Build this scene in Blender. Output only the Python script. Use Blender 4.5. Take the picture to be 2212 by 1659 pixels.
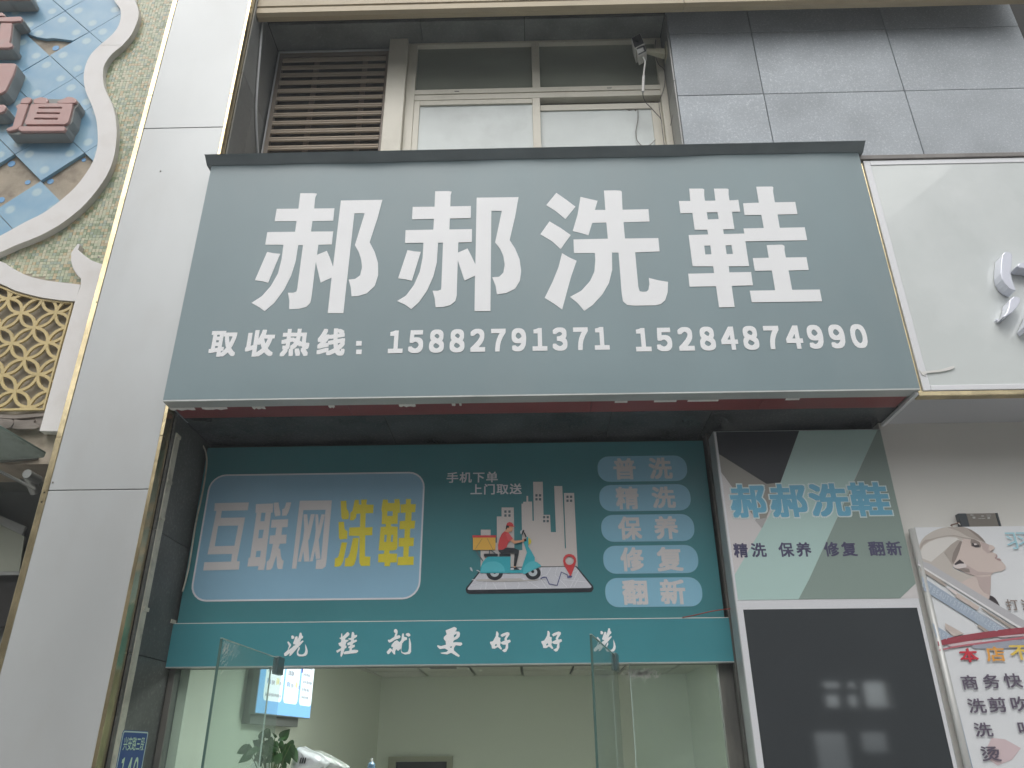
import bpy, math, random
from mathutils import Vector, Matrix
from mathutils.geometry import tessellate_polygon
random.seed(7)
for o in list(bpy.data.objects): bpy.data.objects.remove(o)
scene = bpy.context.scene
COL = scene.collection
# ------------------------------------------------------------------ camera
PITCH, YAW, ROLL = 0.44725885, -0.01829727, -0.00800103
CAM = Vector((0, 0, 1.95))
cp, sp_, cy, sy = math.cos(PITCH), math.sin(PITCH), math.cos(YAW), math.sin(YAW)
FW = Vector((sy*cp, cy*cp, sp_)); RT0 = Vector((cy, -sy, 0)); UP0 = RT0.cross(FW)
RT = math.cos(ROLL)*RT0 + math.sin(ROLL)*UP0
UP = -math.sin(ROLL)*RT0 + math.cos(ROLL)*UP0
cam = bpy.data.cameras.new('camera'); camo = bpy.data.objects.new('camera', cam); COL.objects.link(camo)
M = Matrix((RT, UP, -FW)).transposed().to_4x4(); M.translation = CAM
camo.matrix_world = M
cam.sensor_fit = 'HORIZONTAL'; cam.sensor_width = 36; cam.lens = 36*1661/2212
cam.clip_start = 0.05; cam.clip_end = 2000
scene.camera = camo
# ------------------------------------------------------------------ sky, sun, exposure (bright overcast day)
world = bpy.data.worlds.new('World'); scene.world = world; world.use_nodes = True
nt = world.node_tree; nt.nodes.clear()
out = nt.nodes.new('ShaderNodeOutputWorld'); bg = nt.nodes.new('ShaderNodeBackground')
sky = nt.nodes.new('ShaderNodeTexSky'); sky.sky_type = 'NISHITA'; sky.sun_disc = False
sky.sun_elevation = math.radians(52); sky.sun_rotation = math.radians(200); sky.air_density = 1.2; sky.dust_density = 4.0
hs = nt.nodes.new('ShaderNodeHueSaturation'); hs.inputs['Saturation'].default_value = 0.16
nt.links.new(sky.outputs[0], hs.inputs['Color']); nt.links.new(hs.outputs[0], bg.inputs[0]); nt.links.new(bg.outputs[0], out.inputs[0])
bg.inputs[1].default_value = 0.15
sl = bpy.data.lights.new('sun', 'SUN'); sl.energy = 0.7; sl.angle = math.radians(40); sl.color = (1, .985, .95)
so = bpy.data.objects.new('sun', sl); COL.objects.link(so)
so.rotation_euler = (math.radians(90-52), 0, math.radians(20))
so.location = (0, -5, 12)
scene.view_settings.view_transform = 'Standard'; scene.view_settings.look = 'None'
scene.view_settings.exposure = 0.24; scene.view_settings.gamma = 1; scene.view_settings.use_curve_mapping = False
scene.cycles.max_bounces = 10; scene.cycles.diffuse_bounces = 5; scene.cycles.transparent_max_bounces = 16
scene.cycles.use_denoising = True

# ------------------------------------------------------------------ helpers
def ray(px, py): return (px-1106)/1661*RT - (py-829.5)/1661*UP + FW
class Plane:
    def __init__(s, o, u, v):
        s.o = Vector(o); s.u = Vector(u).normalized(); s.v = Vector(v).normalized(); s.n = s.u.cross(s.v)
    def uv(s, px, py):
        d = ray(px, py); t = (s.o-CAM).dot(s.n)/d.dot(s.n); p = CAM+t*d-s.o
        return (p.dot(s.u), p.dot(s.v))
    def pt(s, u, v, h=0): return s.o + s.u*u + s.v*v + s.n*h
def YP(Y): return Plane((0, Y, 0), (1, 0, 0), (0, 0, 1))     # normal = -Y, toward the street
def P(px, py, Y):
    u, v = YP(Y).uv(px, py); return (u, v)
K = 2212/3648
def crop(x0, y0, w, W):
    s = w/W
    return lambda x, y: ((x0+x*s)*K, (y0+y*s)*K)
def PR(p):
    d = Vector(p)-CAM; z = d.dot(FW); return (1106+d.dot(RT)/z*1661, 829.5-d.dot(UP)/z*1661)
def mesh_obj(name, verts, faces, mat=None, parent=None, bev=0, smooth=False, fmats=None):
    me = bpy.data.meshes.new(name); me.from_pydata([tuple(v) for v in verts], [], faces); me.update()
    ms = mat if isinstance(mat, list) else [mat]
    for m in ms:
        if m: me.materials.append(m)
    if fmats: me.polygons.foreach_set('material_index', fmats)
    if smooth: me.polygons.foreach_set('use_smooth', [True]*len(me.polygons))
    o = bpy.data.objects.new(name, me); COL.objects.link(o)
    if parent: o.parent = parent
    if bev:
        b = o.modifiers.new('bevel', 'BEVEL'); b.width = bev; b.segments = 2; b.limit_method = 'ANGLE'
    return o
class MB:
    def __init__(s): s.v = []; s.f = []
    def box(s, x0, x1, y0, y1, z0, z1):
        b = len(s.v)
        for x in (x0, x1):
            for y in (y0, y1):
                for z in (z0, z1): s.v.append((x, y, z))
        for q in ((0,1,3,2), (4,6,7,5), (0,4,5,1), (2,3,7,6), (0,2,6,4), (1,5,7,3)): s.f.append([b+i for i in q])
        return s
    def hexa(s, p):   # 8 points: 0-3 one side ring, 4-7 the other ring
        b = len(s.v); s.v += [tuple(q) for q in p]
        for q in ((3,2,1,0), (4,5,6,7), (0,1,5,4), (1,2,6,5), (2,3,7,6), (3,0,4,7)): s.f.append([b+i for i in q])
        return s
    def tube(s, pts, r, n=8):
        pts = [Vector(p) for p in pts]; b = len(s.v); prev = None
        for i, p in enumerate(pts):
            t = (pts[min(i+1, len(pts)-1)]-pts[max(i-1, 0)]).normalized()
            a = Vector((0, 0, 1)) if abs(t.z) < .9 else Vector((0, 1, 0))
            if prev is None: prev = t.cross(a).normalized()
            u = (prev-t*prev.dot(t)).normalized(); w = t.cross(u); prev = u
            rr = r[i] if isinstance(r, (list, tuple)) else r
            for k in range(n):
                an = 2*math.pi*k/n; s.v.append(tuple(p+(u*math.cos(an)+w*math.sin(an))*rr))
        for i in range(len(pts)-1):
            for k in range(n):
                s.f.append([b+i*n+k, b+i*n+(k+1) % n, b+(i+1)*n+(k+1) % n, b+(i+1)*n+k])
        s.f.append([b+k for k in range(n)][::-1]); s.f.append([b+(len(pts)-1)*n+k for k in range(n)])
        return s
    def build(s, name, mat, parent=None, bev=0, smooth=False): return mesh_obj(name, s.v, s.f, mat, parent, bev, smooth)
def box(name, x0, x1, y0, y1, z0, z1, mat, parent=None, bev=0): return MB().box(x0, x1, y0, y1, z0, z1).build(name, mat, parent, bev)
def smoothpts(pts, k=4):
    P_ = [Vector(p) for p in pts]; r = []
    for i in range(len(P_)-1):
        a, b, c, d = P_[max(i-1, 0)], P_[i], P_[i+1], P_[min(i+2, len(P_)-1)]
        for j in range(k):
            t = j/k; r.append(.5*((2*b)+(c-a)*t+(2*a-5*b+4*c-d)*t*t+(3*b-a-3*c+d)*t**3))
    r.append(P_[-1]); return r
def loops_mesh(groups, pl, h0, h1, sides=True):
    """groups: list of [outer, hole, ...] loops in plane coords; front at height h1, back at h0"""
    V = []; F = []
    for loops in groups:
        tris = tessellate_polygon([[Vector((a, b, 0)) for a, b in lp] for lp in loops])
        flat = [p for lp in loops for p in lp]; b = len(V); n = len(flat)
        V += [pl.pt(u, v, h1) for u, v in flat]
        for t in tris:
            (ax, ay), (bx, by), (cx, cy_) = flat[t[0]], flat[t[1]], flat[t[2]]
            a = (bx-ax)*(cy_-ay)-(cx-ax)*(by-ay)
            if abs(a) < 1e-12: continue
            F.append([b+i for i in (t if a > 0 else t[::-1])])
        if sides and h1-h0 > 1e-5:
            V += [pl.pt(u, v, h0) for u, v in flat]; k = 0
            for li, lp in enumerate(loops):
                m = len(lp); ar = sum(lp[i][0]*lp[(i+1) % m][1]-lp[(i+1) % m][0]*lp[i][1] for i in range(m))
                ccw = (ar > 0) == (li == 0)
                for i in range(m):
                    p, q = b+k+i, b+k+(i+1) % m
                    F.append([p, p+n, q+n, q] if ccw else [q, q+n, p+n, p])
                k += m
    return V, F
def poly(name, groups, pl, mat, parent=None, h0=0, h1=.002, tf=None, uv=False):
    """groups = list of groups of loops; a loop is a list of photo points (or plane points when uv)"""
    if tf: groups = [[[tf(*p) for p in lp] for lp in g] for g in groups]
    if not uv: groups = [[[pl.uv(*p) for p in lp] for lp in g] for g in groups]
    V, F = loops_mesh(groups, pl, h0, h1)
    return mesh_obj(name, V, F, mat, parent)
def rrect(x0, x1, y0, y1, r, n=6):
    pts = []
    for cx, cy_, a0 in ((x1-r, y1-r, 0), (x0+r, y1-r, 90), (x0+r, y0+r, 180), (x1-r, y0+r, 270)):
        for i in range(n+1):
            a = math.radians(a0+90*i/n); pts.append((cx+r*math.cos(a), cy_+r*math.sin(a)))
    return pts
def circ(cx, cy_, rx, ry=None, n=24, a0=0, a1=360):
    ry = ry or rx
    full = a1-a0 >= 360
    return [(cx+rx*math.cos(math.radians(a0+(a1-a0)*i/(n if full else n-1))), cy_+ry*math.sin(math.radians(a0+(a1-a0)*i/(n if full else n-1)))) for i in range(n)]
def inside(p, poly_):
    x, y = p; c = False; n = len(poly_)
    for i in range(n):
        x1, y1 = poly_[i]; x2, y2 = poly_[(i+1) % n]
        if (y1 > y) != (y2 > y) and x < (x2-x1)*(y-y1)/(y2-y1)+x1: c = not c
    return c
_g = {}
def glyph_mesh(s, bold=0.0, space=1.0, shear=0.0):
    s = ''.join(chr(ord(ch)+0xFEE0) if '!' <= ch <= '~' else ch for ch in s); bold = 0.0
    key = (s, bold, space, shear)
    if key not in _g:
        cu = bpy.data.curves.new('t', 'FONT'); cu.body = s; cu.size = 1; cu.offset = bold; cu.space_character = space; cu.shear = shear
        cu.resolution_u = 4
        o = bpy.data.objects.new('t', cu); COL.objects.link(o)
        dg = bpy.context.evaluated_depsgraph_get(); me = bpy.data.meshes.new_from_object(o.evaluated_get(dg))
        v = [(a.co.x, a.co.y) for a in me.vertices]; f = [list(p.vertices) for p in me.polygons]
        bpy.data.meshes.remove(me); bpy.data.objects.remove(o); bpy.data.curves.remove(cu)
        _g[key] = (v, f)
    return _g[key]
for args in (): pass
def text(name, s, pl, quad, mat, parent, h=.003, bold=0.0, space=1.0, shear=0.0, pad=0.0):
    """quad in plane coords: TL TR BR BL of the ink box"""
    v, f = glyph_mesh(s, bold, space, shear)
    if not v: return None
    if bold:
        v0, f0 = v, f; v = []; f = []; lay = []; n_ = 12 if bold > .03 else 8
        bq = bold*.86; offs = [(0, 0)]+[(bq*i_, bq*j_) for i_ in (-1, 0, 1) for j_ in (-1, 0, 1) if i_ or j_]
        if bold > .05: offs += [(bold*.5*math.cos(2*math.pi*k/8), bold*.5*math.sin(2*math.pi*k/8)) for k in range(8)]
        for k, (ox, oy) in enumerate(offs):
            b_ = len(v); v += [(a+ox, b+oy) for a, b in v0]; f += [[b_+i for i in q] for q in f0]; lay += [k*.00004]*len(v0)
    else: lay = [0]*len(v)
    xs = [a for a, b in v]; ys = [b for a, b in v]; x0, x1, y0, y1 = min(xs), max(xs), min(ys), max(ys)
    TL, TR, BR, BL = [Vector(q) for q in quad]; V = []
    for (a, b), dh in zip(v, lay):
        s_, t = (a-x0)/(x1-x0), (b-y0)/(y1-y0)
        q = (BL*(1-s_)+BR*s_)*(1-t)+(TL*(1-s_)+TR*s_)*t
        V.append(pl.pt(q.x, q.y, h-dh))
    F = []
    for q in f:
        a, b, c = V[q[0]], V[q[1]], V[q[2]]
        F.append(q if (b-a).cross(c-a).dot(pl.n) > 0 else q[::-1])
    return mesh_obj(name, V, F, mat, parent)
def trect(name, s, pl, x0, x1, y0, y1, mat, parent, tf=None, **k):
    """upright rectangle in the plane from the photo: x range at mid height, y range at mid width"""
    xm, ym = (x0+x1)/2, (y0+y1)/2
    f = tf or (lambda a, b: (a, b))
    u0 = pl.uv(*f(x0, ym))[0]; u1 = pl.uv(*f(x1, ym))[0]; v1 = pl.uv(*f(xm, y0))[1]; v0 = pl.uv(*f(xm, y1))[1]
    return text(name, s, pl, ((u0, v1), (u1, v1), (u1, v0), (u0, v0)), mat, parent, **k)
def empty(name, loc, label, cat, group=None):
    o = bpy.data.objects.new(name, None); COL.objects.link(o); o.empty_display_size = .1
    o['label'] = label; o['category'] = cat
    if group: o['group'] = group
    o['at'] = 0
    del o['at']
    return o
def tag(o, label=None, cat=None, group=None, kind=None):
    if label: o['label'] = label
    if cat: o['category'] = cat
    if group: o['group'] = group
    if kind: o['kind'] = kind
    return o
# ---- materials
def c(r, g, b, k=1.0):
    def l(x):
        x /= 255; return (x/12.92 if x <= .04045 else ((x+.055)/1.055)**2.4)*k
    return (l(r), l(g), l(b), 1)
def mat(name, col, rough=.5, metal=0, var=0, vscale=3, bump=0, bscale=60, spec=.5, dirt_or_sheen=None, dscale=1.2, damt=.5, coat=0, stretch=(1, 1, 1), rvar=0):
    m = bpy.data.materials.new(name); m.use_nodes = True; n = m.node_tree; b = n.nodes['Principled BSDF']
    b.inputs['Base Color'].default_value = col; b.inputs['Roughness'].default_value = rough; b.inputs['Metallic'].default_value = metal
    b.inputs['Specular IOR Level'].default_value = spec; b.inputs['Coat Weight'].default_value = coat
    if var or bump or dirt_or_sheen or rvar:
        tc = n.nodes.new('ShaderNodeTexCoord'); mp = n.nodes.new('ShaderNodeMapping'); mp.inputs['Scale'].default_value = stretch
        n.links.new(tc.outputs['Object'], mp.inputs['Vector'])
        last = None
        if var:
            t = n.nodes.new('ShaderNodeTexNoise'); t.inputs['Scale'].default_value = vscale; t.inputs['Detail'].default_value = 6
            n.links.new(mp.outputs[0], t.inputs['Vector'])
            r = n.nodes.new('ShaderNodeMapRange'); r.inputs['From Min'].default_value = .3; r.inputs['From Max'].default_value = .7
            r.inputs['To Min'].default_value = 1-var; r.inputs['To Max'].default_value = 1+var
            n.links.new(t.outputs['Fac'], r.inputs['Value'])
            mx = n.nodes.new('ShaderNodeVectorMath'); mx.operation = 'SCALE'; mx.inputs[0].default_value = col[:3]
            n.links.new(r.outputs[0], mx.inputs['Scale']); last = mx.outputs[0]
        if dirt_or_sheen:
            t2 = n.nodes.new('ShaderNodeTexNoise'); t2.inputs['Scale'].default_value = dscale; t2.inputs['Detail'].default_value = 8; t2.inputs['Roughness'].default_value = .65
            n.links.new(mp.outputs[0], t2.inputs['Vector'])
            r2 = n.nodes.new('ShaderNodeMapRange'); r2.inputs['From Min'].default_value = .5; r2.inputs['From Max'].default_value = .75; r2.inputs['To Max'].default_value = damt
            n.links.new(t2.outputs['Fac'], r2.inputs['Value'])
            mi = n.nodes.new('ShaderNodeMix'); mi.data_type = 'RGBA'; mi.inputs['B'].default_value = dirt_or_sheen
            if last: n.links.new(last, mi.inputs['A'])
            else: mi.inputs['A'].default_value = col
            n.links.new(r2.outputs[0], mi.inputs['Factor']); last = mi.outputs['Result']
        if last: n.links.new(last, b.inputs['Base Color'])
        if rvar:
            t4 = n.nodes.new('ShaderNodeTexNoise'); t4.inputs['Scale'].default_value = vscale*1.7; n.links.new(mp.outputs[0], t4.inputs['Vector'])
            r4 = n.nodes.new('ShaderNodeMapRange'); r4.inputs['To Min'].default_value = max(0, rough-rvar); r4.inputs['To Max'].default_value = min(1, rough+rvar)
            n.links.new(t4.outputs['Fac'], r4.inputs['Value']); n.links.new(r4.outputs[0], b.inputs['Roughness'])
        if bump:
            t3 = n.nodes.new('ShaderNodeTexNoise'); t3.inputs['Scale'].default_value = bscale; t3.inputs['Detail'].default_value = 4
            n.links.new(mp.outputs[0], t3.inputs['Vector'])
            bm = n.nodes.new('ShaderNodeBump'); bm.inputs['Strength'].default_value = bump; bm.inputs['Distance'].default_value = .01
            n.links.new(t3.outputs['Fac'], bm.inputs['Height']); n.links.new(bm.outputs[0], b.inputs['Normal'])
    return m
def granite(name, base, fleck, amt=.6, rough=.55, scale=70, big=.12):
    m = bpy.data.materials.new(name); m.use_nodes = True; n = m.node_tree; b = n.nodes['Principled BSDF']; L = n.links.new
    tc = n.nodes.new('ShaderNodeTexCoord'); oi = n.nodes.new('ShaderNodeObjectInfo')
    ad = n.nodes.new('ShaderNodeVectorMath'); L(tc.outputs['Object'], ad.inputs[0])
    sc = n.nodes.new('ShaderNodeMath'); sc.operation = 'MULTIPLY'; sc.inputs[1].default_value = 13; L(oi.outputs['Random'], sc.inputs[0]); L(sc.outputs[0], ad.inputs[1])
    v = n.nodes.new('ShaderNodeTexNoise'); v.inputs['Scale'].default_value = scale; v.inputs['Detail'].default_value = 3; v.inputs['Roughness'].default_value = .7; L(ad.outputs[0], v.inputs['Vector'])
    r = n.nodes.new('ShaderNodeMapRange'); r.inputs['From Min'].default_value = .52; r.inputs['From Max'].default_value = .7; r.inputs['To Max'].default_value = amt; L(v.outputs['Fac'], r.inputs['Value'])
    t = n.nodes.new('ShaderNodeTexNoise'); t.inputs['Scale'].default_value = 2.2; t.inputs['Detail'].default_value = 7; L(ad.outputs[0], t.inputs['Vector'])
    r2 = n.nodes.new('ShaderNodeMapRange'); r2.inputs['From Min'].default_value = .3; r2.inputs['From Max'].default_value = .7; r2.inputs['To Min'].default_value = 1-big; r2.inputs['To Max'].default_value = 1+big; L(t.outputs['Fac'], r2.inputs['Value'])
    r3 = n.nodes.new('ShaderNodeMapRange'); r3.inputs['To Min'].default_value = .92; r3.inputs['To Max'].default_value = 1.08; L(oi.outputs['Random'], r3.inputs['Value'])
    mm = n.nodes.new('ShaderNodeMath'); mm.operation = 'MULTIPLY'; L(r2.outputs[0], mm.inputs[0]); L(r3.outputs[0], mm.inputs[1])
    mi = n.nodes.new('ShaderNodeMix'); mi.data_type = 'RGBA'; mi.inputs['A'].default_value = base; mi.inputs['B'].default_value = fleck; L(r.outputs[0], mi.inputs['Factor'])
    sv = n.nodes.new('ShaderNodeVectorMath'); sv.operation = 'SCALE'; L(mi.outputs['Result'], sv.inputs[0]); L(mm.outputs[0], sv.inputs['Scale']); L(sv.outputs[0], b.inputs['Base Color'])
    b.inputs['Roughness'].default_value = rough
    bp = n.nodes.new('ShaderNodeBump'); bp.inputs['Strength'].default_value = .15; bp.inputs['Distance'].default_value = .004; L(v.outputs['Fac'], bp.inputs['Height']); L(bp.outputs[0], b.inputs['Normal'])
    return m
def glass(name, tint, refl=.9, rough=0, haze=0, hazecol=(.4, .5, .45, 1)):
    m = bpy.data.materials.new(name); m.use_nodes = True; n = m.node_tree; n.nodes.clear(); L = n.links.new
    o = n.nodes.new('ShaderNodeOutputMaterial'); t = n.nodes.new('ShaderNodeBsdfTransparent'); t.inputs[0].default_value = tint
    g = n.nodes.new('ShaderNodeBsdfGlossy'); g.inputs['Roughness'].default_value = rough; g.inputs[0].default_value = (refl,)*3+(1,)
    fr = n.nodes.new('ShaderNodeFresnel'); fr.inputs[0].default_value = 1.45
    ge = n.nodes.new('ShaderNodeNewGeometry'); iv = n.nodes.new('ShaderNodeMath'); iv.operation = 'SUBTRACT'; iv.inputs[0].default_value = 1; L(ge.outputs['Backfacing'], iv.inputs[1])
    fm = n.nodes.new('ShaderNodeMath'); fm.operation = 'MULTIPLY'; L(fr.outputs[0], fm.inputs[0]); L(iv.outputs[0], fm.inputs[1])
    mx = n.nodes.new('ShaderNodeMixShader'); L(fm.outputs[0], mx.inputs[0]); L(t.outputs[0], mx.inputs[1]); L(g.outputs[0], mx.inputs[2])
    if haze:
        d = n.nodes.new('ShaderNodeBsdfDiffuse'); d.inputs[0].default_value = hazecol
        tc = n.nodes.new('ShaderNodeTexCoord'); ns = n.nodes.new('ShaderNodeTexNoise'); ns.inputs['Scale'].default_value = 2; L(tc.outputs['Object'], ns.inputs['Vector'])
        r = n.nodes.new('ShaderNodeMapRange'); r.inputs['To Max'].default_value = haze*2; L(ns.outputs['Fac'], r.inputs['Value'])
        m2 = n.nodes.new('ShaderNodeMixShader'); L(r.outputs[0], m2.inputs[0]); L(mx.outputs[0], m2.inputs[1]); L(d.outputs[0], m2.inputs[2]); L(m2.outputs[0], o.inputs[0])
    else: L(mx.outputs[0], o.inputs[0])
    return m
def emit(name, col, s):
    m = bpy.data.materials.new(name); m.use_nodes = True; b = m.node_tree.nodes['Principled BSDF']
    b.inputs['Base Color'].default_value = (0, 0, 0, 1); b.inputs['Emission Color'].default_value = col; b.inputs['Emission Strength'].default_value = s
    b.inputs['Roughness'].default_value = .3
    return m
G = {}
G['silver'] = mat('silver_composite', (.50, .52, .52, 1), .34, .2, var=.09, vscale=.9, dirt_or_sheen=(.40, .39, .37, 1), dscale=2.4, damt=.3, bump=.12, bscale=1.6, rvar=.08, stretch=(1, 1, .45))
G['gold'] = mat('gold_mirror', (.74, .62, .38, 1), .2, .9, var=.2, vscale=9, bump=.25, bscale=14, rvar=.12, dirt_or_sheen=(.25, .2, .12, 1), dscale=5, damt=.45, stretch=(1, 1, .5))
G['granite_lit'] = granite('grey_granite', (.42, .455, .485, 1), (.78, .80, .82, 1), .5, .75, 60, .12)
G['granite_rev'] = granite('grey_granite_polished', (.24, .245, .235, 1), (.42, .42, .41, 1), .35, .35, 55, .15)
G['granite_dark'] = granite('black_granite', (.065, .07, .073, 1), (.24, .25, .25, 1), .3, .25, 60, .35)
G['sign'] = mat('teal_grey_vinyl', (.21, .285, .305, 1), .36, 0, var=.06, vscale=1.0, bump=.08, bscale=1.3, dirt_or_sheen=(.27, .32, .33, 1), dscale=1.4, damt=.35, stretch=(1, 1, .5))
G['flash'] = mat('shaded_teal_flashing', (.215, .25, .265, 1), .5, 0, var=.1, vscale=4, bump=.15, bscale=6)  # sign's teal-grey, darkened in the colour because the lip faces down
G['vinyl'] = mat('white_vinyl', (.86, .87, .88, 1), .4, 0, var=.02, vscale=4)
G['alu'] = mat('brushed_aluminium_edge', (.50, .52, .51, 1), .4, .25, var=.08, vscale=5, dirt_or_sheen=(.25, .25, .24, 1), dscale=7, damt=.4, stretch=(.3, 1, 1))
G['red'] = mat('dark_red_soffit_panel', (.24, .06, .06, 1), .3, 0, var=.12, vscale=2)
G['tape'] = mat('peeling_white_tape', (.74, .73, .70, 1), .6)
G['beam'] = mat('beige_aluminium_beam', (.40, .33, .215, 1), .45, .05, var=.06, vscale=2, dirt_or_sheen=(.25, .2, .13, 1), dscale=5, damt=.45, stretch=(.35, 1, 1))
G['cream'] = mat('cream_window_frame', (.70, .665, .56, 1), .4, 0, var=.05, vscale=3, dirt_or_sheen=(.4, .36, .28, 1), dscale=6, damt=.35)
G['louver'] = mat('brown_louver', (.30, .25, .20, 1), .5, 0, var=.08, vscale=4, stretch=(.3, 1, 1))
G['louverlit'] = mat('lit_louver_slat', (.46, .38, .29, 1), .6, 0, var=.15, vscale=6, stretch=(.3, 1, 1))  # louver brown lightened; light on the slats is put into the colour
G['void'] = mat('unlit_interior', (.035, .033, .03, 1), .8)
G['darkglass'] = mat('dark_green_pane', (.28, .30, .25, 1), .1, 0, var=.25, vscale=1.3, spec=.55, dirt_or_sheen=(.34, .35, .29, 1), dscale=1.6, damt=.5, stretch=(.35, 1, 1))
G['frost'] = mat('frosted_pane', (.64, .69, .67, 1), .35, 0, var=.09, vscale=1.8, dirt_or_sheen=(.36, .38, .36, 1), dscale=2.2, damt=.4, bump=.05, bscale=90)
G['white'] = mat('white_plastic', (.72, .73, .72, 1), .4, 0, dirt_or_sheen=(.5, .48, .42, 1), dscale=9, damt=.3)
G['camwhite'] = mat('weathered_camera_housing', (.62, .61, .57, 1), .45, 0, dirt_or_sheen=(.3, .28, .24, 1), dscale=30, damt=.5)
G['black'] = mat('black_plastic', (.03, .032, .034, 1), .35)
G['bracket'] = mat('cream_bracket', (.60, .575, .44, 1), .45, 0, dirt_or_sheen=(.4, .36, .25, 1), dscale=30, damt=.4)
G['label'] = mat('grey_sticker', (.42, .42, .40, 1), .5, var=.2, vscale=160)
G['wire_white'] = mat('white_cable', (.66, .65, .62, 1), .5)
G['wire_grey'] = mat('grey_cable', (.20, .18, .16, 1), .6)
G['wire_red'] = mat('red_cable', (.28, .05, .03, 1), .5)
G['wire_brown'] = mat('brown_cable', (.20, .12, .09, 1), .5)
G['pvc'] = mat('grey_pvc_conduit', (.60, .61, .61, 1), .4)
G['seal'] = mat('cream_plastic_strip', (.50, .48, .40, 1), .5, 0, var=.15, vscale=8, dirt_or_sheen=(.14, .13, .11, 1), dscale=9, damt=.7)
G['teal'] = mat('teal_poster_vinyl', (.062, .225, .250, 1), .28, 0, var=.05, vscale=1.5, spec=.4)
G['teal2'] = mat('teal_fascia_vinyl', (.062, .260, .300, 1), .3, 0, var=.05, vscale=1.7, spec=.4)
G['panelblue'] = mat('pale_blue_print', (.26, .455, .60, 1), .3, 0, var=.04, vscale=2, spec=.4)
G['pillblue'] = mat('pill_blue_print', (.25, .49, .63, 1), .3, 0, var=.04, vscale=2, spec=.4)
G['pgrey'] = mat('white_grey_print', (.62, .60, .60, 1), .35)
G['pwhite'] = mat('border_white_print', (.68, .69, .73, 1), .35)
G['yellow'] = mat('yellow_print', (.72, .62, .04, 1), .35)
G['bldg'] = mat('skyline_print', (.60, .56, .54, 1), .4)
G['win_print'] = mat('grey_window_print', (.10, .14, .16, 1), .4)
G['ink'] = mat('near_black_print', (.016, .02, .028, 1), .4)
G['wheelgrey'] = mat('grey_hub_print', (.52, .57, .60, 1), .4)
G['scoot'] = mat('scooter_teal_print', (.035, .40, .48, 1), .4)
G['scoot2'] = mat('scooter_light_teal_print', (.09, .50, .58, 1), .4)
G['redp'] = mat('red_print', (.62, .055, .06, 1), .4)
G['redp2'] = mat('light_red_print', (.68, .10, .11, 1), .4)
G['skinp'] = mat('skin_print', (.72, .37, .22, 1), .4)
G['boxp'] = mat('orange_print', (.76, .44, .07, 1), .4)
G['mapw'] = mat('map_print', (.60, .61, .66, 1), .4)
G['mapl'] = mat('map_line_print', (.74, .75, .80, 1), .4)
G['navy'] = mat('navy_line_print', (.09, .10, .25, 1), .4)
G['shadowp'] = mat('grey_ellipse_print', (.50, .48, .47, 1), .4)
G['weather'] = mat('weathered_grey_timber', (.10, .10, .09, 1), .7, 0, var=.35, vscale=7, dirt_or_sheen=(.22, .20, .17, 1), dscale=6, damt=.7, bump=.5, bscale=25, stretch=(1, 1, .2))
G['lintel'] = mat('dark_steel_lintel', (.10, .11, .10, 1), .45, 0, var=.2, vscale=4, stretch=(.2, 1, 1))
G['wall'] = mat('beige_painted_wall', (.66, .64, .60, 1), .6, 0, var=.02, vscale=1.5)
G['rwall'] = mat('satin_grey_wall_panel', (.68, .67, .63, 1), .33, .1, var=.03, vscale=1.2)
G['rsoffit'] = mat('satin_grey_soffit', (.52, .53, .56, 1), .3, .15, var=.03, vscale=1.2)
G['rsign'] = mat('milky_acrylic_panel', (.63, .67, .655, 1), .18, 0, var=.035, vscale=1.1, coat=.6, bump=.55, bscale=1.1, dirt_or_sheen=(.75, .78, .77, 1), dscale=.8, damt=.9)  # pale blotches imitate a cloudy reflection, painted into the colour
G['rframe'] = mat('white_aluminium_frame', (.76, .77, .79, 1), .35, .1)
G['brownflash'] = mat('grey_brown_flashing', (.24, .225, .21, 1), .5, 0, var=.15, vscale=5, dirt_or_sheen=(.12, .11, .1, 1), dscale=6, damt=.5)
G['chrome'] = mat('white_cast_letter', (.74, .76, .84, 1), .16, .25, coat=.5)
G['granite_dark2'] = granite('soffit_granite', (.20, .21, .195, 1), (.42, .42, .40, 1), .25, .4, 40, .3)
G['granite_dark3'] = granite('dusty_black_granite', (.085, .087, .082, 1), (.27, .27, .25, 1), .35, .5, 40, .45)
G['black2'] = mat('dark_grey_plastic', (.05, .058, .065, 1), .4)
G['leaf'] = None
# ------------------------------------------------------------------ planes of the place
YS, YPI, YD, YF, YW, YT, YB, YBX, YRW, YSA, YRS, YL = 4.60, 4.73, 5.40, 5.36, 5.40, 5.10, 5.03, 5.15, 5.18, 5.12, 4.64, 4.95
XL, XR = -2.42, 1.35       # door opening between the pillar reveal and the right jamb
ZS = 4.08                  # underside of the sign and soffit
# ================================================================== SETTING: ground
box('road', -60, 60, -60, -1.2, -.3, -.12, mat('asphalt', (.055, .055, .055, 1), .85, var=.2, vscale=5)).update_tag()
tag(bpy.data.objects['road'], kind='structure', label='grey asphalt road in front of the shops')
pv = box('pavement', -60, 60, -1.2, 4.75, -.3, 0, mat('paving', (.36, .35, .33, 1), .75, var=.12, vscale=2)); tag(pv, kind='structure', label='pale paved pavement before the shopfronts')
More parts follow.
